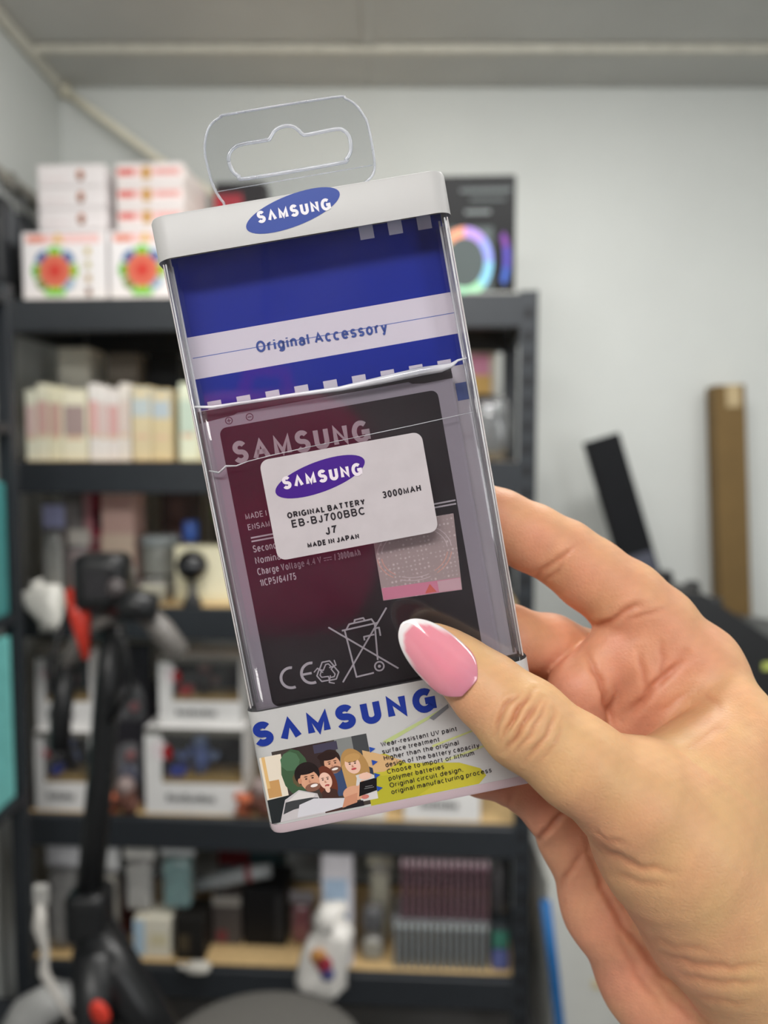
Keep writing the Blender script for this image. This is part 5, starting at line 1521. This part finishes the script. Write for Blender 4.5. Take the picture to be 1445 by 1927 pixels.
for pts, wd, dp, zone in FOLDS:
    ok = np.isin(owner, zone)
    ph_ = pts[0][0] * 0.37 + pts[0][1] * 0.11
    wob = np.stack([np.sin(PXY[:, 1] / 11.0 + ph_) + 0.6 * np.sin(PXY[:, 1] / 5.3 + ph_ * 2), np.sin(PXY[:, 0] / 10.0 + ph_) + 0.6 * np.sin(PXY[:, 0] / 5.7 + ph_ * 3)], -1) * 1.6
    d2 = polyline_dist(PXY + wob, pts)
    # the fold fades out towards both of its ends
    e0 = np.linalg.norm(PXY - np.array(pts[0], float), axis=1)
    e1 = np.linalg.norm(PXY - np.array(pts[-1], float), axis=1)
    ln = sum(math.dist(a, b_) for a, b_ in zip(pts[:-1], pts[1:]))
    fade = np.clip(np.minimum(e0, e1) / (0.28 * ln), 0, 1) ** 0.7
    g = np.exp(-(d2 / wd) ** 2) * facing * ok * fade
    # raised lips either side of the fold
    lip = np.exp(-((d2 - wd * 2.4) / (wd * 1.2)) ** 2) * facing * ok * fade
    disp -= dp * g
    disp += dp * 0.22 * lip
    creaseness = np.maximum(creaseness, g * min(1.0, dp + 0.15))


def vnoise(P, f_, seed):
    """cheap smooth value noise from a few rotated sine products"""
    r = np.random.RandomState(seed)
    a = np.zeros(len(P))
    for _ in range(5):
        k1, k2 = r.normal(size=3), r.normal(size=3)
        a += np.sin(P @ k1 * f_ + r.uniform(0, 6)) * np.sin(P @ k2 * f_ + r.uniform(0, 6))
    return a / 2.2


disp += 0.07 * vnoise(V, 0.22, 1) + 0.018 * vnoise(V, 0.9, 2)
# swollen oval of the thumb knuckle, soft pads of the palm
kn = np.exp(-(((PXY[:, 0] - 990) / 48) ** 2 + ((PXY[:, 1] - 1362) / 60) ** 2)) * facing * (owner == 0)
disp += 0.55 * kn
V2 = V + N * disp[:, None]
# skin colour: sallow on the back of the thumb, rosy on the palm side
pink = np.zeros(len(V))
wts = np.exp(-np.clip(G_ - G_.min(1)[:, None], 0, 20) / 2.2)
wts /= wts.sum(1)[:, None]
pink = wts @ np.array([0.12, 0.45, 0.85, 0.95, 0.72, 0.9, 0.9, 0.9])
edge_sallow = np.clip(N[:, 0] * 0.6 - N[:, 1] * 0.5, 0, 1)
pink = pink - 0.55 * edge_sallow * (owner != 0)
# rosy lower edge of the thenar mound and the thumb's underside
rosy = np.exp(-polyline_dist(PXY, [(1110, 1600), (1150, 1690), (1230, 1790), (1320, 1880)]) / 55.0) * (owner == 0)
pink = pink + 0.6 * rosy
tipz = np.exp(-(((PXY[:, 0] - 880) / 70) ** 2 + ((PXY[:, 1] - 1330) / 60) ** 2)) * (owner == 0)
pink = np.clip(pink + 0.35 * tipz + 0.16 * vnoise(V, 0.16, 4), 0, 1)
c_s = np.array(lin((208, 166, 120))[:3])
c_p = np.array(lin((210, 144, 116))[:3])
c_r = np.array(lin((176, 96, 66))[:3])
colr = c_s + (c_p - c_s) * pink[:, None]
colr = colr + (c_r - colr) * (np.clip(creaseness, 0, 1) * 0.62)[:, None]  # reddish creases, darkened further to stand in for shade in the folds
colr *= (1 + 0.035 * vnoise(V, 0.9, 5))[:, None]

hand = thing('person', 'bare right hand with a long pink and white tipped thumbnail gripping the clear battery package', 'person')
hand.location = cam_pt(*J(1500, 2060, 230))
HI = hand.location.copy()
me = bpy.data.meshes.new('hand')
W3 = np.array([list(cam_pt(0, 0, 0))]) + (V2[:, :1] * np.array(RIGHT) - V2[:, 1:2] * np.array(UP) + V2[:, 2:3] * np.array(FWD)) * mm - np.array(HI)
me.vertices.add(len(W3))
me.vertices.foreach_set('co', W3.astype(np.float32).ravel())
me.loops.add(Q.size)
me.loops.foreach_set('vertex_index', Q.astype(np.int32).ravel())
me.polygons.add(len(Q))
me.polygons.foreach_set('loop_start', np.arange(0, Q.size, 4, dtype=np.int32))
me.polygons.foreach_set('loop_total', np.full(len(Q), 4, dtype=np.int32))
me.update(calc_edges=True)
me.validate()
me.polygons.foreach_set('use_smooth', np.ones(len(me.polygons), dtype=bool))
ca = me.color_attributes.new('Col', 'FLOAT_COLOR', 'POINT')
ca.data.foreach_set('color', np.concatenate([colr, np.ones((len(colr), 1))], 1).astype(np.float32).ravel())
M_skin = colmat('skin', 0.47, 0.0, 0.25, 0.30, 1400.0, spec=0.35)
nt = M_skin.node_tree                                   # fine criss-cross skin lines
vo = nt.nodes.new('ShaderNodeTexVoronoi')
vo.feature = 'DISTANCE_TO_EDGE'
vo.inputs['Scale'].default_value = 750
tcn = [n for n in nt.nodes if n.type == 'TEX_COORD'][0]
bpn = [n for n in nt.nodes if n.type == 'BUMP'][0]
nt.links.new(tcn.outputs['Object'], vo.inputs['Vector'])
b2 = nt.nodes.new('ShaderNodeBump')
b2.inputs['Strength'].default_value = 0.22
b2.inputs['Distance'].default_value = 0.0004
nt.links.new(vo.outputs['Distance'], b2.inputs['Height'])
nt.links.new(bpn.outputs['Normal'], b2.inputs['Normal'])
nt.links.new(b2.outputs['Normal'], nt.nodes['Principled BSDF'].inputs['Normal'])
M_skin.node_tree.nodes['Principled BSDF'].inputs['Subsurface Radius'].default_value = (1.0, 0.35, 0.18)
hobj = link('hand_skin', me, M_skin, hand)


# nails: almond plate bent across the finger
def nail(base, tip, width, z_base, z_tip, curve_r, name, painted, n_s=26, n_t=17, sag=0.0, rise=0.0):
    A, T = J(base[0], base[1], z_base), J(tip[0], tip[1], z_tip)
    ax = T - A
    Ln = np.linalg.norm(ax)
    ax /= Ln
    out = np.array([0.0, 0.0, -1.0])
    out -= ax * (out @ ax)
    out /= np.linalg.norm(out)
    lat = np.cross(ax, out)
    verts, faces, cols = [], [], []
    white, pinkc, moon = np.array(lin((236, 230, 230))[:3]), np.array(lin((226, 142, 156))[:3]), np.array(lin((200, 130, 148))[:3])
    for i in range(n_s):
        s_ = i / (n_s - 1)
        hw = width / 2 * (1 - (1 - min(1.0, s_ / 0.30)) ** 2.4 * 0.62) if s_ < 0.3 else width / 2 * max(0.0, 1 - ((s_ - 0.3) / 0.7) ** 2.5) ** 0.55
        hw = max(hw, 0.12)
        for j in range(n_t):
            t_ = (j / (n_t - 1) * 2 - 1) * hw
            dz = curve_r - math.sqrt(max(curve_r ** 2 - t_ ** 2, 0.01))
            bulge = rise * math.sin(math.pi * min(1, s_ * 0.9 + 0.05))
            p = A + ax * (Ln * s_) + lat * t_ + out * (bulge - dz - sag * s_ * s_)
            verts.append(p)
            # white free edge: beyond an ellipse set back from the tip
            q = ((s_ - 0.36) / 0.545) ** 2 + (t_ / (width * 0.455)) ** 2
            if s_ < 0.36:
                q = (t_ / (width * 0.56)) ** 2
            k_ = min(1, max(0, (q - 0.96) / 0.10))
            m_ = min(1, max(0, 0.30 - s_) / 0.30)
            c0 = pinkc + (moon - pinkc) * m_
            cols.append(c0 + (white - c0) * k_ if painted else c0)
    for i in range(n_s - 1):
        for j in range(n_t - 1):
            a = i * n_t + j
            faces.append((a, a + 1, a + n_t + 1, a + n_t))
    m_ = bpy.data.meshes.new(name)
    m_.from_pydata([tuple(cam_pt(*v) - HI) for v in verts], [], faces)
    at = m_.color_attributes.new('Col', 'FLOAT_COLOR', 'POINT')
    for i, c_ in enumerate(cols):
        at.data[i].color = (*c_, 1)
    for p in m_.polygons:
        p.use_smooth = True
    o_ = link(name, m_, colmat('nail_gloss', 0.12, 1.0, 0.1), hand)
    s2 = o_.modifiers.new('thickness', 'SOLIDIFY')
    s2.thickness = 0.0006
    s2.offset = 0
    s2 = o_.modifiers.new('round', 'SUBSURF')
    s2.levels = s2.render_levels = 1
    return o_


th = nail((884, 1296), (756, 1172), 12.6, 175.2, 178.2, 7.4, 'thumbnail', True, rise=0.9)
th['label'] = 'long almond thumbnail, glossy pink with a white tip'
